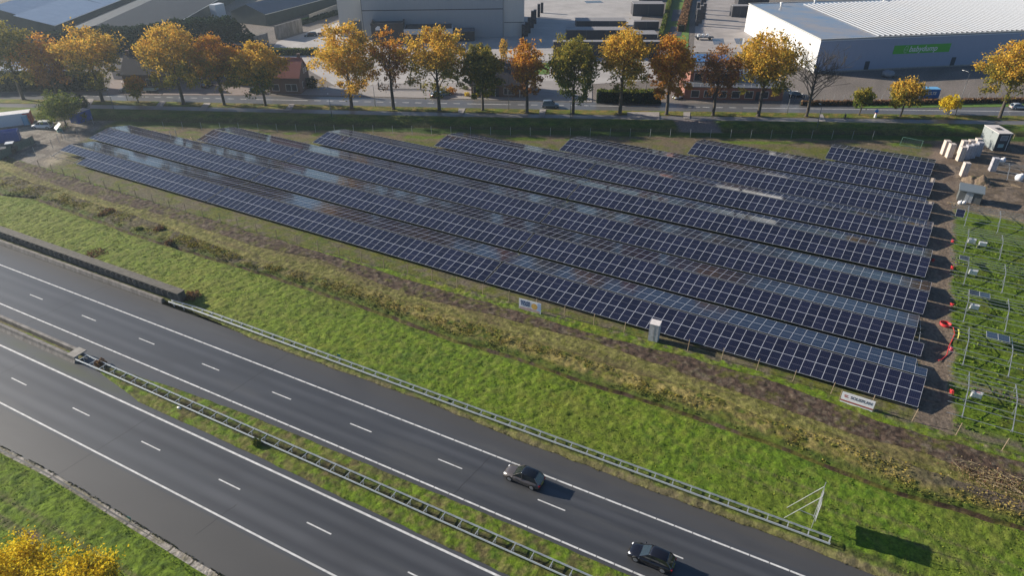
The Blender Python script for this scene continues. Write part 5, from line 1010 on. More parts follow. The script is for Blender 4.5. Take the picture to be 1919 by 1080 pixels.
# cyclist on the path
t = empty('cyclist', (x, y, .05), rdang(x) + math.pi, 'cyclist in dark clothes riding on the shaded cycle path', 'cyclist')
m = MB()
for xx in (-.52, .52): m.tube([(xx + .33 * math.cos(a), 0, .34 + .33 * math.sin(a)) for a in np.linspace(0, 6.283, 15)], .02, 5, cap=False)
for p, q in (((-.52, 0, .34), (-.1, 0, .3)), ((-.1, 0, .3), (-.2, 0, .9)), ((-.1, 0, .3), (.38, 0, .8)), ((-.18, 0, .8), (.38, 0, .82)), ((.52, 0, .34), (.36, 0, 1.02)), ((.36, -.25, 1.05), (.36, .25, 1.05))): m.tube([p, q], .022, 5)
m.build('bicycle', M['dark'], t)
m = MB(); m.blob((.0, 0, 1.25), (.17, .21, .33), n=8, jit=0)
for s in (-1, 1): m.tube([(-.12, s * .11, 1.0), (.18, s * .12, .82 + s * .06), (-.05, s * .13, .38 + s * .08)], [.1, .08, .055], 7); m.tube([(.08, s * .2, 1.45), (.2, s * .24, 1.2), (.36, s * .22, 1.08)], [.06, .05, .035], 6)
m.tube([(.06, 0, 1.5), (.1, 0, 1.6)], .06, 6); m.build('rider', mat('dark_clothes', (.03, .035, .05), .8), t, smooth=True); MB().blob((.14, 0, 1.72), (.11, .09, .13), n=7, jit=0).build('head', mat('skin', (.45, .28, .2), .6), t, smooth=True)
# driveways crossing the verge
def paving(name, pts, z, m_, kind='structure'):
    o = MB().poly([(*G(*p), z) for p in pts]).build(name, m_); 
    me = o.data
    if me.polygons[0].normal.z < 0: me.flip_normals()
    o['kind'] = kind; return o
M['pave'] = mat('concrete_paving', (.30, .275, .26), .85, var=.12, scale=.35, bump=.1, detail=8); M['yardc'] = mat('yard_concrete', (.40, .375, .355), .8, var=.16, scale=.12, detail=9); M['brickp'] = mat('brick_paving', (.22, .175, .155), .85, var=.14, scale=.4, detail=8)
for k, q in enumerate((((288, 206), (302, 206), (312, 191), (300, 191)), ((372, 209), (385, 209), (396, 194), (383, 194)), ((533, 209), (546, 209), (553, 196), (543, 196)), ((858, 219), (866, 219), (873, 204), (860, 204)), ((1010, 221), (1020, 221), (1024, 206), (1012, 206)), ((1176, 226), (1236, 226), (1236, 211), (1176, 211)), ((1281, 223), (1293, 223), (1294, 211), (1281, 211)), ((1534, 229), (1548, 229), (1542, 215), (1536, 215)), ((136, 200), (170, 200), (178, 186), (140, 187)))):
    paving('driveway', q, .19, M['pave'])
paving('yard_paving', ((640, 168), (560, 120), (500, 104), (520, 78), (640, 40), (655, -40), (1225, -40), (1195, 60), (1235, 150), (1110, 158)), .10, M['yardc'])
paving('yard_paving', ((480, 177), (640, 180), (1110, 192), (1110, 150), (640, 160)), .13, M['pave'])
paving('yard_paving', ((1300, 98), (1440, 98), (1405, 60), (1396, -40), (1310, -40)), .11, mat('worn_concrete', (.32, .29, .27), .8, var=.22, scale=.15, detail=9))
paving('forecourt', ((200, 178), (480, 179), (480, 150), (330, 145), (210, 150)), .09, M['brickp'])
M['puddle'] = mat('wet_ground', (.13, .12, .115), .06, var=.05)
for q in (((1335, 72), (1356, 72), (1358, 82), (1338, 84)), ((1376, 72), (1396, 72), (1396, 84), (1380, 82)), ((1095, 2), (1125, 1), (1132, 5), (1100, 6))): paving('puddle', q, .13, M['puddle'])
M['lawn'] = mat('lawn', (.09, .17, .02), .95, var=.25, scale=.5)
paving('lawn', ((1238, 92), (1290, 92), (1296, -30), (1254, -30), (1244, 40)), .12, M['lawn']); paving('lawn', ((540, 48), (640, 25), (640, 14), (560, 36)), .12, M['lawn']); paving('lawn', ((985, 140), (1030, 140), (1030, 118), (990, 118)), .15, M['lawn'])
paving('lawn', ((1600, 203), (1919, 200), (1919, 194), (1610, 197)), .09, M['lawn'])
M['shadepave'] = mat('shade_tiles', (.055, .06, .075), .7)  # garden shade painted in as dark bluish paving
for q in (((1253, 68), (1276, 68), (1282, 50), (1258, 50)), ((1258, 40), (1284, 40), (1288, 18), (1262, 18))): paving('shade_paving', q, .16, M['shadepave'])
# ------------------------------------------------------------------ buildings
def brickmat(name, c): return mat(name, c, .85, var=.14, scale=2.0, bump=.15, detail=8)
M['brick'] = brickmat('brown_brick', (.15, .10, .085)); M['brickr'] = brickmat('red_brick', (.26, .12, .09)); M['rooft'] = mat('red_roof_tiles', (.36, .13, .10), .75, var=.18, scale=5, stretch=(1, 3, 3)); M['roofd'] = mat('dark_roof_tiles', (.065, .06, .065), .7, var=.2, scale=5)
M['frame'] = mat('window_frame_white', (.72, .73, .72), .5, var=.03); M['pane'] = mat('window_pane', (.03, .035, .045), .08, var=.3, scale=.8)
def win(t, x, z, w_, h, face='front', D=0, W_=0, split=0):
    if face == 'front': f = MB().box(x, x + w_, -.06, -.004, z, z + h).build('window', M['frame'], t); MB().box(x + .1, x + w_ - .1, -.075, -.062, z + .1, z + h - .1).build('pane', M['pane'], f)
    else: f = MB().box(W_ + .004, W_ + .06, x, x + w_, z, z + h).build('window', M['frame'], t); MB().box(W_ + .062, W_ + .075, x + .1, x + w_ - .1, z + .1, z + h - .1).build('pane', M['pane'], f)
    if split: 
        for k in range(split):
            q = x + w_ * (k + 1) / (split + 1); (MB().box(q - .04, q + .04, -.09, -.077, z + .05, z + h - .05) if face == 'front' else MB().box(W_ + .077, W_ + .09, q - .04, q + .04, z + .05, z + h - .05)).build('glazing_bar', M['frame'], f)
def house(x, y, az, W_, D, eave, ridge, wall, roof, label, name='house', over=.3, chimney=(), cat='house'):
    t = empty(name, (x, y, 0), az, label, cat); m = MB()
    m.prism([(0, 0), (W_, 0), (W_, D), (0, D)], -.2, eave); m.poly([(0, 0, eave), (0, D, eave), (0, D / 2, ridge)]); m.poly([(W_, D, eave), (W_, 0, eave), (W_, D / 2, ridge)]); m.build('wall', wall, t)
    sl = (ridge - eave) / (D / 2); r = MB(); th = .16
    for s in (0, 1):
        ya = -over if s == 0 else D + over; za = eave - over * sl; q = [(-over, ya, za), (W_ + over, ya, za), (W_ + over, D / 2, ridge), (-over, D / 2, ridge)]; up = [(a, b, c + th) for a, b, c in q]; r.loft([q, up] if s == 0 else [q[::-1], up[::-1]])
    ro = r.build('roof', roof, t); MB().tube([(-over, D / 2, ridge + th + .02), (W_ + over, D / 2, ridge + th + .02)], .12, 8).build('ridge_tiles', roof, ro)
    for cx_, cy_ in chimney: c_ = MB(); c_.box(cx_ - .35, cx_ + .35, cy_ - .35, cy_ + .35, eave, ridge + 1.1); c_.box(cx_ - .42, cx_ + .42, cy_ - .42, cy_ + .42, ridge + 1.103, ridge + 1.25); c_.build('chimney', wall, ro)
    MB().bar((-over, -over - .06, eave - over * sl + .02), (W_ + over, -over - .06, eave - over * sl + .02), .12, .1).build('gutter', M['frame'] if False else M['dark'], t)
    return t
AZ = R(25)
B1 = Vector((-139.4, 136.9)); W1 = 8.6; o = B1 - Vector((math.cos(AZ), math.sin(AZ))) * W1
t = house(o.x, o.y, AZ, W1, 8.4, 4.6, 8.6, M['brick'], M['rooft'], 'brown brick house with a red tiled roof and white framed window', chimney=((7.9, 4.6),)); win(t, 4.6, .9, 3.2, 1.9, split=1); win(t, .8, .9, 2.0, 1.8); win(t, 2.2, 1.1, .9, 1.7, 'side', W_=W1); win(t, 4.3, 4.6, .8, 1.3, 'side', W_=W1); win(t, 5.9, 4.6, .8, 1.3, 'side', W_=W1); win(t, 6.2, .9, .9, 1.8, 'side', W_=W1)
t = house(-186.5, 117.5, AZ, 10.5, 8.5, 4.2, 8.4, M['brick'], M['roofd'], 'dark brick house with a tall chimney behind the small orange tree', chimney=((1.0, 4.2),)); win(t, 6.6, .8, 1.6, 2.2); win(t, 1.5, .9, 1.8, 1.6); win(t, 3, .9, 1, 1.5, 'side', W_=10.5)
x, y = G(214, 148); t = house(x, y, AZ, 5, 6, 2.4, 3.9, M['cwhite'], M['roofd'], 'small pale shed with a white gable behind the third avenue tree', 'shed', cat='shed'); win(t, 1.5, .8, 1.4, 1.1)
x, y = G(8, 148); t = house(x, y, AZ, 15, 7, 2.6, 4.0, M['cwhite'], mat('shiny_sheet_roof', (.60, .62, .64), .25, var=.15, scale=.6), 'low outbuilding with a bright sheet roof behind the tall hedge', 'shed', cat='shed'); win(t, 3, .8, 1.4, 1.1)
x, y = G(330, 152); t = house(x, y, AZ, 11, 8, 3.6, 7.4, M['brick'], M['roofd'], 'dark roofed house hidden behind the large golden tree'); win(t, 1, .9, 2, 1.5); win(t, 6, .9, 2, 1.5); win(t, 3, 1, 1.2, 1.4, 'side', W_=11)
x, y = G(428, 160); t = house(x, y, AZ, 9, 8, 3.4, 6.8, M['brick'], M['roofd'], 'dark roofed house hidden behind the orange and olive trees'); win(t, 1, .9, 2.4, 1.6); win(t, 5.5, .9, 2, 1.6)
x, y = G(884, 181); t = house(x, y, AZ, 15, 9.5, 3.4, 7.6, M['brick'], M['roofd'], 'long dark brick bungalow with white framed windows', chimney=((4.5, 4.7),)); win(t, .5, .7, 2.6, 2.2, split=1); win(t, 8.8, .7, 3.0, 1.9, split=2); MB().box(6.6, 7.5, -.05, -.004, .1, 2.5).build('door', M['cabdark'], t); MB().box(6.45, 6.57, -.06, -.004, 0, 2.7).build('door_frame', M['frame'], t); MB().box(13.1, 13.25, -.12, -.004, .1, 3.3).build('downpipe', M['frame'], t); MB().box(13.7, 13.8, -.12, -.004, .1, 3.3).build('downpipe', M['frame'], t); MB().box(4.4, 4.5, -.12, -.004, .1, 3.2).build('downpipe', M['frame'], t)
# brick commercial building
t = empty('brick_building', (-45.8, 182.3, 0), AZ, 'two storey red brick building with a balcony and blue grey flat roof', 'building'); WB = 26
M['flat'] = mat('grey_bitumen_roof', (.10, .11, .13), .6, var=.15, scale=.5)
MB().box(0, WB, 0, 9, -.2, 3.3).build('wall', M['brickr'], t); MB().box(2.0, 15, 5.0, 24, 3.305, 6.2).build('upper_storey', M['brickr'], t); MB().box(-.15, WB + .15, -.2, 9.1, 3.303, 3.5).build('roof', M['flat'], t) if False else None
MB().box(-.1, WB + .1, -.15, 4.99, 3.303, 3.45).build('balcony_floor', M['flat'], t); MB().box(15.01, WB + .1, 4.995, 9.1, 3.303, 3.45).build('low_roof', M['flat'], t)
MB().box(1.8, 15.2, 4.8, 24.2, 6.203, 6.4).build('roof', M['flat'], t); MB().box(2.4, 14.6, 14, 22.5, 6.403, 6.6).build('blue_roof_sheet', mat('blue_roof', (.05, .14, .32), .3, var=.1), t)
for xx in (1.8, 5.2, 9.0, 12.5, 16, 20): win(t, xx, .6, 2.2, 1.9)
for xx in (7.7, 18.9): MB().box(xx, xx + .9, -.06, -.004, .05, 2.4).build('door', M['cabdark'], t)
for xx in (3, 6.5, 10): f = MB().box(xx, xx + 2.4, 4.94, 4.996, 3.6, 5.8).build('window', M['frame'], t); MB().box(xx + .1, xx + 2.3, 4.92, 4.938, 3.7, 5.7).build('pane', M['pane'], f)
m = MB()
for k in range(14): m.bar((.2 + k * 1.9, -.05, 3.45), (.2 + k * 1.9, -.05, 4.4), .05, .05)
m.bar((0, -.05, 4.42), (WB, -.05, 4.42), .07, .06); m.build('balcony_railing', M['white'], t)
MB().blob((8.5, 11, 6.7), (1.9, 1.9, .9), n=8, jit=0).build('roof_dome', M['pane'], t, smooth=True); MB().box(16, 21, 11, 16, 0, 4.2).build('annex', M['cwhite'], t)
# big grey hall with offices in front
hx, hy = -165.9, 197.6; e = Vector((-124.1 - hx, 224.0 - hy)); az = math.atan2(e.y, e.x); WH = e.length
t = empty('grey_hall', (hx, hy, 0), az, 'big grey steel clad hall cut off by the top of the picture', 'hall'); M['clad'] = mat('grey_cladding', (.30, .335, .36), .55, var=.05, scale=1, stretch=(8, 8, .05)); M['cladl'] = mat('pale_cladding', (.50, .50, .47), .55, var=.04, scale=1, stretch=(8, 8, .05))
MB().box(0, WH, 0, 42, 0, 15).build('wall', M['clad'], t); MB().box(-.2, WH + .2, -.2, 42.2, 15.003, 15.5).build('roof', M['flat'], t); MB().box(0, WH, -.05, -.004, 9.6, 9.9).build('wall_seam', M['dark'], t); MB().box(-.06, .1, -.06, -.004, 0, 15).build('corner_trim', M['dark'], t); MB().box(WH - .1, WH + .003, -.06, -.004, 0, 15).build('corner_trim', M['dark'], t)
MB().box(WH + .01, WH + 7.5, .8, 38, 0, 13.5).build('right_wing', M['cladl'], t); MB().box(WH + .01, WH + 7.6, .7, 38, 13.503, 13.8).build('right_wing_roof', M['flat'], t); MB().box(WH + .3, WH + 7.45, .7, .796, 4.9, 5.1).build('wing_seam', M['dark'], t)
MB().box(-9, -.01, 5, 38, 0, 13).build('left_wing', M['cladl'], t); MB().box(-9.1, -.01, 4.9, 38, 13.003, 13.3).build('left_wing_roof', M['flat'], t); MB().box(-4.8, -1.2, 4.93, 4.996, 0, 5.4).build('roller_door', M['kgrey'], t)
t = empty('office', (-165.9, 197.6, 0), az, 'low black office block with a pale fascia in front of the grey hall', 'office'); M['black'] = mat('black_cladding', (.022, .022, .028), .5, var=.1)
MB().box(3.5, 14.5, -7.5, -.05, 0, 6.2).build('entrance_block', M['black'], t); m = MB(); m.box(3.4, 14.6, -7.6, -7.3, 6.203, 6.9); m.box(3.4, 3.8, -7.295, -.2, 6.203, 6.9); m.box(14.2, 14.6, -7.295, -.2, 6.203, 6.9); m.build('parapet', M['black'], t)
MB().box(14.51, 31, -7.2, -.05, 0, 3.2).build('glass_front', M['pane'], t); MB().box(14.61, 31.4, -7.8, -.05, 3.203, 4.9).build('pale_fascia', mat('fascia', (.58, .60, .60), .5), t); MB().box(15, 31.1, -7.4, -.3, 4.903, 5.1).build('roof', M['black'], t)
MB().box(31.41, 39, -5.5, -.05, 0, 3.4).build('side_block', M['black'], t); MB().box(31.45, 39.1, -5.7, -.05, 3.403, 3.6).build('side_roof', M['flat'], t)
MB().poly([(5.0, -7.52, 4.7), (6.6, -7.52, 4.7), (6.6, -7.52, 5.9), (5.8, -7.52, 6.1), (5.0, -7.52, 5.4)]).build('emblem', M['cwhite'], t)
# white warehouse with green sign
wx, wy = -18.8, 226.3; e = Vector((34.6 - wx, 267.9 - wy)).normalized(); az = math.atan2(e.y, e.x); d2 = Vector((-49.9 + 18.8, 274.9 - 226.3)); HW = 9.5; LW = 150; DW = d2.length; d2n = d2.normalized()
t = empty('warehouse', (wx, wy, 0), 0, 'large white warehouse with a green sign and solar panels on its roof', 'warehouse'); M['whitewall'] = mat('white_cladding', (.66, .67, .68), .5, var=.02, scale=1); M['shadewall'] = mat('shade_blue_cladding', (.30, .35, .46), .5, var=.05, scale=1, stretch=(5, 5, .05))  # front wall in shade: its dark blue tone is put into the cladding colour
q = [(0, 0), (e.x * LW, e.y * LW), (e.x * LW + d2.x, e.y * LW + d2.y), (d2.x, d2.y)]; m = MB(); m.prism(q, 0, HW); m.build('wall', M['whitewall'], t)
def wpt(a, off=0.0, z=0): n = Vector((e.y, -e.x)); return (e.x * a + n.x * off, e.y * a + n.y * off, z)
m = MB(); m.loft([[wpt(.02, .004, .5), wpt(.02, .06, .5), wpt(.02, .06, HW - .25), wpt(.02, .004, HW - .25)], [wpt(LW, .004, .5), wpt(LW, .06, .5), wpt(LW, .06, HW - .25), wpt(LW, .004, HW - .25)]]); m.build('front_shade_layer', M['shadewall'], t)
m = MB(); m.loft([[wpt(0, .004, 0), wpt(0, .12, 0), wpt(0, .12, .45), wpt(0, .004, .45)], [wpt(LW, .004, 0), wpt(LW, .12, 0), wpt(LW, .12, .45), wpt(LW, .004, .45)]]); m.build('plinth', M['conc'], t)
M['wroof'] = mat('wet_sky_tinted_roof', (.17, .25, .36), .12, col2=(.36, .30, .25), scale=.09, detail=6); m = MB(); m.prism(q, HW + .003, HW + .25); m.build('roof', M['wroof'], t)  # blue sky reflection put into the wet roof's base colour; tan dry patches
m = MB(); qq = q + [q[0]]
for a, b in zip(qq[:-1], qq[1:]): m.bar((a[0], a[1], HW + .36), (b[0], b[1], HW + .36), .35, .22)
m.build('roof_edge', M['cladl'], t)
for a in (16.3, 45.5): m = MB(); m.loft([[wpt(a, .065, .1), wpt(a, .11, .1), wpt(a, .11, 2.9), wpt(a, .065, 2.9)], [wpt(a + 1.5, .065, .1), wpt(a + 1.5, .11, .1), wpt(a + 1.5, .11, 2.9), wpt(a + 1.5, .065, 2.9)]]); m.build('door', M['cabdark'], t)
for px, py in ((1464, 12), (1527, 6), (1656, 3)): x, y = G(px, py, HW); MB().tube([(0, 0, 0), (0, 0, .8), (0, 0, .85), (0, 0, 1.3)], [.35, .35, .6, .5], 10).build('roof_vent', M['white'], t, (x - wx, y - wy, HW + .25))
# sign: solve the distances along the wall from its survey marks
def along(px, py, z): g = G(px, py, z); return (g[0] - wx) * e.x + (g[1] - wy) * e.y
def onwall(px):   # where the sight line column px meets the wall
    lo_, hi_ = 0.0, LW
    for _ in range(50):
        a = (lo_ + hi_) / 2; X_, Y_ = wx + e.x * a, wy + e.y * a; z = 6; f_ = X_ * fwd[0] + Y_ * fwd[1]; zc = f_ * math.cos(TH) - (z - CH) * math.sin(TH); u = 960 + F * (X_ * rgt[0] + Y_ * rgt[1]) / zc
        if u < px: lo_ = a
        else: hi_ = a
    return a
a0, a1 = onwall(1675), onwall(1781); zt_ = Zat(wx + e.x * a0, wy + e.y * a0, 85); zb_ = Zat(wx + e.x * a0, wy + e.y * a0, 101)
gs = MB(); gs.loft([[wpt(a0, .07, zb_), wpt(a0, .14, zb_), wpt(a0, .14, zt_), wpt(a0, .07, zt_)], [wpt(a1, .07, zb_), wpt(a1, .14, zb_), wpt(a1, .14, zt_), wpt(a1, .07, zt_)]]); sg = gs.build('sign_board', mat('sign_green', (.07, .42, .03), .5, var=.02), t)
Ws = a1 - a0; zc_ = (zt_ + zb_) / 2; hs = zt_ - zb_
text('babydump', hs * .92, M['white'], t, wpt(a0 + Ws * .52, .155, zc_ - .02), (R(90), 0, az), 'lettering', .035, .2, 1.0)
m = MB(); rr_ = hs * .36; m.tube([(rr_ * .62 * math.cos(a) + .12 * math.sin(a) * rr_, 0, rr_ * 1.15 * math.sin(a)) for a in np.linspace(0, 6.283, 17)], .045, 6, cap=False)
for dx, dz in ((-.12, .05), (.18, .12)): m.blob((dx, 0, dz), (.07, .03, .09), n=5, jit=0)
m.tube([(-.15, 0, -.22), (0, 0, -.3), (.16, 0, -.2)], .035, 5); m.build('emblem', M['white'], t, wpt(a0 + Ws * .215, .16, zc_), az)
# rows of panels on the warehouse roof
t = empty('roof_solar_array', (wx, wy, HW + .25), 0, 'rows of solar panels covering the white warehouse roof', 'solar array'); M['rpan'] = mat('roof_panel_glass', (.06, .065, .08), .12, var=.2, scale=.5); M['rback'] = mat('panel_wind_deflector', (.38, .40, .43), .4, var=.05)
ar0 = onwall(1640)
for k in range(62):
    a = ar0 + .6 + 1.72 * k; s0 = 1.2; s1 = DW - (16 - min(16, k * .2)) * .3
    if a > LW - 1: break
    P0 = Vector((e.x * a, e.y * a)) + d2n * s0; P1 = Vector((e.x * a, e.y * a)) + d2n * s1; w1 = e * .3; w2 = e * 1.3; m = MB()
    A = [(P0.x, P0.y, .08), (P1.x, P1.y, .08), (P1.x + w1.x, P1.y + w1.y, .36), (P0.x + w1.x, P0.y + w1.y, .36)]; B_ = [(P0.x + w1.x, P0.y + w1.y, .36), (P1.x + w1.x, P1.y + w1.y, .36), (P1.x + w2.x, P1.y + w2.y, .06), (P0.x + w2.x, P0.y + w2.y, .06)]
    m.poly(A[::-1], 1); m.poly(B_[::-1], 0); m.build('panel_row', [M['rpan'], M['rback']], t)
x, y = G(1664, 144); m = MB(); m.blob((0, 0, .9), (1.7, 1.5, 1.1), seed=4, n=8, jit=.15); m.build('container_bag', mat('grey_cover', (.22, .25, .28), .6, var=.2), None, (x, y, 0), smooth=True, label='round grey covered heap at the foot of the warehouse wall', cat='heap')
heap(1686, 146, 2.6, 1.2, .6, 'flat rubble heap beside the grey covered heap', 21)
fence('warehouse_fence', [G(px, 189 - (px - 1540) * .012) for px in range(1490, 1940, 18)], 'thin grey fence in front of the warehouse forecourt', 1.6, pm='galv', wires=4)
# left sheds and halls
M['sheet'] = mat('blue_grey_sheet_roof', (.33, .38, .45), .22, var=.05, scale=.4); M['darkwall'] = mat('dark_green_wall', (.035, .05, .048), .7, var=.15, scale=.5); M['darkroof'] = mat('dark_slate_roof', (.022, .032, .045), .75, var=.12, scale=.3)
def shed(near, rdir, W_, L_, eave, ridge, wall, roof, label, z=None, name='hall', mono=False, seams=0):
    """near: eave corner; rdir: angle along the eaves; W_ across to the left; L_ long"""
    t = empty(name, (near[0], near[1], 0), rdir, label, 'hall'); m = MB(); m.box(0, L_, 0, W_, 0, eave)
    if mono: m.poly([(0, 0, eave), (0, W_, eave), (0, W_, ridge)]); m.poly([(L_, W_, eave), (L_, 0, eave), (L_, W_, ridge)]); m.poly([(0, W_, eave), (L_, W_, eave), (L_, W_, ridge), (0, W_, ridge)])
    else: m.poly([(0, 0, eave), (0, W_, eave), (0, W_ / 2, ridge)]); m.poly([(L_, W_, eave), (L_, 0, eave), (L_, W_ / 2, ridge)])
    m.build('wall', wall, t); r = MB(); o_ = .25
    if mono: q = [(-o_, -o_, eave), (L_ + o_, -o_, eave), (L_ + o_, W_ + o_, ridge), (-o_, W_ + o_, ridge)]; r.loft([q, [(a, b, c + .15) for a, b, c in q]])
    else:
        for s in (0, 1):
            q = [(-o_, -o_ if s == 0 else W_ + o_, eave), (L_ + o_, -o_ if s == 0 else W_ + o_, eave), (L_ + o_, W_ / 2, ridge), (-o_, W_ / 2, ridge)]; up = [(a, b, c + .15) for a, b, c in q]; r.loft([q, up] if s == 0 else [q[::-1], up[::-1]])
    ro = r.build('roof', roof, t)
    if seams:
        m = MB(); dz = ((ridge - eave) / (W_ if mono else W_ / 2))
        for k in range(1, seams): x_ = L_ * k / seams; e_ = W_ if mono else W_ / 2; m.bar((x_, 0, eave + .17), (x_, e_, ridge + .17), .3, .05)
        m.build('roof_seams', M['dark'], ro)
    MB().bar((-o_, -o_ - .08, eave + .05), (L_ + o_, -o_ - .08, eave + .05), .2, .16).build('gutter', M['cladl'], ro)
    return t
cA = G(102, 48, 6.5); dA = G(225, 0, 6.5); angA = math.atan2(dA[1] - cA[1], dA[0] - cA[0]); perp = Vector((-math.sin(angA), math.cos(angA)))
def perp_fit(px, py, c0_, pr, z0_=3.0):
    best = None
    for k in range(400):
        z = z0_ + k * .05; g = G(px, py, z); v = Vector((g[0] - c0_[0], g[1] - c0_[1])); off = abs(v.dot(Vector((-pr.y, pr.x))))
        if best is None or off < best[0]: best = (off, z, v.dot(pr))
    return best
bA = perp_fit(49, 29, cA, perp); WA = max(12, min(40, bA[2])); zA = min(16, bA[1])
shed(cA, angA, WA, 150, 6.5, max(7.5, zA), M['darkwall'], M['sheet'], 'long shed with a pale blue grey sloping roof at the top left', mono=True, seams=4)
cB = Vector(cA) + perp * (WA + .6) + Vector((math.cos(angA), math.sin(angA))) * 9
shed((cB.x, cB.y), angA, WA, 140, 7.0, 11, M['darkwall'], M['sheet'], 'second pale roofed shed behind the first at the top left corner', mono=True, seams=4)
cC = G(180, 48, 7.5); dC = G(285, 0, 7.5); angC = math.atan2(dC[1] - cC[1], dC[0] - cC[0]); pC = Vector((-math.sin(angC), math.cos(angC))); WC = 36; n0 = Vector(cC) - pC * WC / 2
shed((n0.x, n0.y), angC, WC, 150, 4.0, 7.5, M['darkwall'], M['darkroof'], 'wide dark roofed hall behind the dark evergreens')
cD = G(497, 27, 4.2); dD = G(600, 0, 4.2); angD = math.atan2(dD[1] - cD[1], dD[0] - cD[0]); 
shed(cD, angD, 17, 120, 4.2, 7.2, M['darkwall'], mat('blue_slate_roof', (.05, .075, .11), .5, var=.1, scale=.3), 'long hall with a dark blue ridge roof and dark gable')
x, y = G(408, 34); MB().box(0, 5, 0, 3, 0, 5).build('white_block', M['cwhite'], None, (x, y, 0), angD, label='small white block beside the wide dark roofed hall', cat='outbuilding')
w0 = G(582, 42); w1 = G(660, 12); L_ = math.hypot(w1[0] - w0[0], w1[1] - w0[1]); m = MB()
for k in range(int(L_ / 3)): m.box(k * 3, k * 3 + 2.96, 0, .25, 0, 3.0)
m.build('boundary_wall', M['conc'], None, (*w0, 0), math.atan2(w1[1] - w0[1], w1[0] - w0[0]), label='pale concrete panel wall along the long blue roofed hall', cat='wall')
# storage boxes in the yards: dark fronts under light lids
M['box_front'] = mat('dark_timber_front', (.04, .038, .045), .7, var=.25, scale=1.5, stretch=(4, 4, .1)); M['box_lid'] = mat('grey_lid', (.26, .25, .25), .7, var=.12)
def storage(x0p, x1p, yb, yt, yr, label, split=3):
    a = G(x0p, yb); b = G(x1p, yb); h = max(1.8, Zat(*a, yt)); az = math.atan2(b[1] - a[1], b[0] - a[0]); L_ = math.hypot(b[0] - a[0], b[1] - a[1]); r = G(x0p, yr, h); r0 = G(x0p, yt, h); D_ = max(1.5, math.hypot(r[0] - r0[0], r[1] - r0[1]))
    t = empty('storage_box', (*a, .1), az, label, 'storage box', 'dark storage boxes in the yards')
    for k in range(split): MB().box(L_ * k / split + .04, L_ * (k + 1) / split - .04, 0, D_, 0, h - .15).build('bay', M['box_front'], t)
    MB().box(-.1, L_ + .1, -.15, D_ + .1, h - .147, h).build('lid', M['box_lid'], t)
    m = MB()
    for k in range(split + 1): x_ = L_ * k / split; m.box(x_ - .05, x_ + .05, -.1, -.004, 0, h - .15)
    m.build('posts', M['kgrey'], t)
for a in ((1080, 1173, 52, 39, 33, 'dark box row with a lid, upper left in the centre yard', 3), (1062, 1172, 75, 56, 50, 'dark box row in the middle of the centre yard', 3), (1188, 1234, 55, 40, 38, 'short dark box right of the upper row', 2), (1176, 1231, 77, 64, 57, 'short dark box with pale lid right of the middle row', 2), (1037, 1236, 108, 78, 75, 'long dark box row nearest to the avenue trees', 5), (1186, 1243, 30, 7, 2, 'dark box row at the top beside the narrow green hedge', 2), (1371, 1402, 32, 11, 8, 'black box beside the white warehouse end', 2), (1383, 1440, 10, -2, -6, 'dark box cut by the top edge behind the warehouse', 2), (1198, 1240, 1, -16, -20, 'dark box at the very top edge', 2)): storage(*a)
def stack(px, py, n, h, label, wd=1.2, seed=0, group='dark crate stacks in the yards'):
    x, y = G(px, py); t = empty('crate_stack', (x, y, .1), R(25), label, 'crate stack', group)
    for k in range(n): MB().box(-.55, .55, -.55, .55, k * h / n, (k + .93) * h / n).build('crate', M['box_front'], t)
    MB().box(-.6, .6, -.6, .6, h, h + .08).build('lid', M['box_lid'], t)
for k, (px, py, h) in enumerate(((981, 70, 4.5), (987, 68, 5), (992, 62, 5.5), (998, 52, 6), (1003, 44, 5), (1010, 32, 5), (1016, 24, 4))): stack(px, py, 5, h, 'tall dark crate stack beside the grey hall, %s from the front' % ['first', 'second', 'third', 'fourth', 'fifth', 'sixth', 'seventh'][k])
for k, (px, py, h) in enumerate(((1306, 48, 6), (1312, 44, 6.5), (1318, 36, 6), (1306, 34, 6), (1313, 26, 6), (1319, 18, 5))): stack(px, py, 5, h, 'tall dark crate stack right of the beech hedge, %s from the front' % ['first', 'second', 'third', 'fourth', 'fifth', 'sixth'][k])
x, y = G(1302, 74); t = empty('flatbed_trailer', (x, y, .1), R(25), 'flatbed trailer with pale tanks in the right yard', 'trailer'); MB().box(0, 6.5, -1.1, 1.1, .8, 1.0).build('bed', M['dark'], t)
for k in range(3): MB().tube([(1.2 + k * 1.5, -.5, 1.05), (1.2 + k * 1.5, -.5, 2.0)], .5, 12).build('tank', M['cwhite'], t)
for xx in (1, 5.2):
    for s in (-1, 1): MB().tube([(xx, s * .85, .42), (xx, s * 1.1, .42)], .4, 12).build('wheel', M['tyre'], t)
m = MB()
for k in range(4): m.box(k * 3.6, k * 3.6 + 3.5, 0, .5, 0, 4.6)
a = G(520, 74); b = G(572, 58); st_ = m.build('concrete_blocks', M['conc2'], None, (*a, .05), math.atan2(b[1] - a[1], b[0] - a[0]), label='tall stained concrete wall blocks with pale caps in the rear yard', cat='concrete blocks')
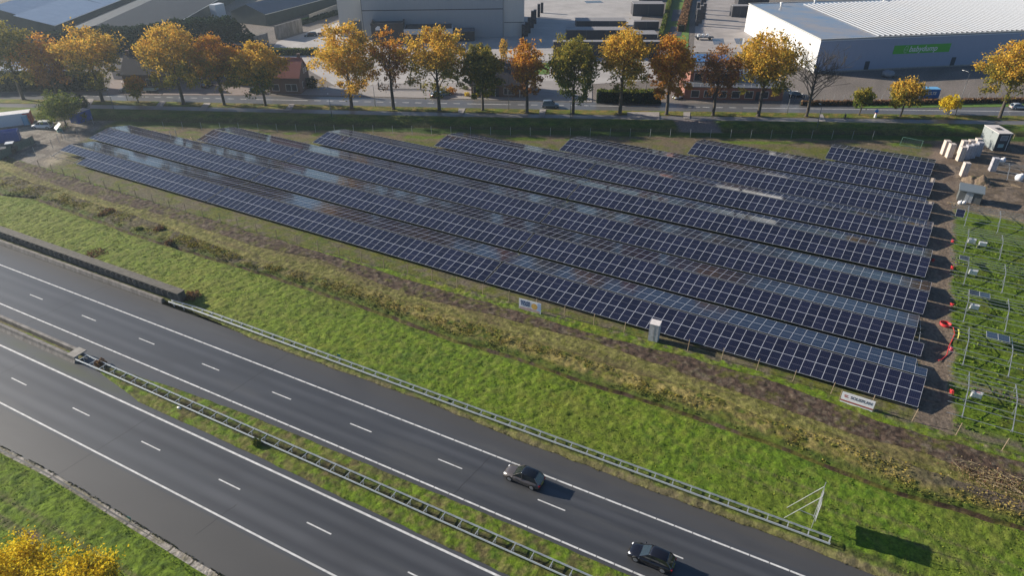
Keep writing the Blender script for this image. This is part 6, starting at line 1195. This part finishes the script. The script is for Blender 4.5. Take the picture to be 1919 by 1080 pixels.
m = MB(); m.box(0, 6.6, 0, .5, 0, 4.2); m.box(-.05, 6.65, -.05, .55, 4.203, 4.35); a = G(482, 94); b = G(512, 84); m.build('concrete_blocks', M['conc2'], None, (*a, .05), math.atan2(b[1] - a[1], b[0] - a[0]), label='grey concrete screen wall with a pale cap left of the tall blocks', cat='concrete blocks')
x, y = G(440, 100); MB().box(0, 9, 0, 6, 0, 2.8).box(-.2, 9.2, -.2, 6.2, 2.803, 2.95).build('dark_shed', M['black'], None, (x, y, .02), R(30), label='low black flat shed behind the olive and orange trees', cat='shed')
# white framework leaning on the hall's left wing
x, y = G(662, 48); m = MB()
for k in range(9): m.bar((.0 + .15 * k, 0, 0), (.1 * (k % 3), .2, 9 - .4 * k), .06, .06); m.bar((0, .1, 1 + k), (1.3, .1, 1.4 + k), .05, .05)
m.build('white_scaffold', M['white'], None, (x, y, .1), R(20), label='upright white scaffold frames at the corner of the grey hall', cat='scaffold')
g0 = G(712, 168); g1 = G(788, 168); L_ = math.hypot(g1[0] - g0[0], g1[1] - g0[1]); t = empty('sliding_gate', (*g0, .13), math.atan2(g1[1] - g0[1], g1[0] - g0[0]), 'long pale grey sliding gate between forecourt and yard', 'gate'); m = MB()
for k in range(int(L_ / .35)): m.bar((k * .35, 0, .1), (k * .35, 0, 1.5), .06, .04)
m.build('bars', mat('gate_grey', (.30, .31, .29), .5), t); MB().bar((0, 0, 1.55), (L_, 0, 1.55), .08, .08).bar((0, 0, .1), (L_, 0, .1), .1, .12).build('rails', M['lampgrey'], t)
for xx in (-.2, L_ + .2): MB().box(xx - .15, xx + .15, -.15, .15, 0, 1.9).build('gate_post', M['dark'], t)
for k in range(3): stack(0, 0, 1, 1, 'x') if False else None
# ------------------------------------------------------------------ low autumn haze
HZ = bpy.data.materials.new('haze_air'); N, L = nodes(HZ); N.remove(N['Principled BSDF']); pv = N.new('ShaderNodeVolumePrincipled'); out = [n for n in N if n.type == 'OUTPUT_MATERIAL'][0]
pv.inputs['Color'].default_value = (.72, .86, 1, 1); pv.inputs['Density'].default_value = .00027; pv.inputs['Anisotropy'].default_value = .62; L.new(pv.outputs[0], out.inputs['Volume'])
MB().box(-2600, 2600, -2600, 2600, -2.2, 62).build('haze', HZ, kind='stuff')
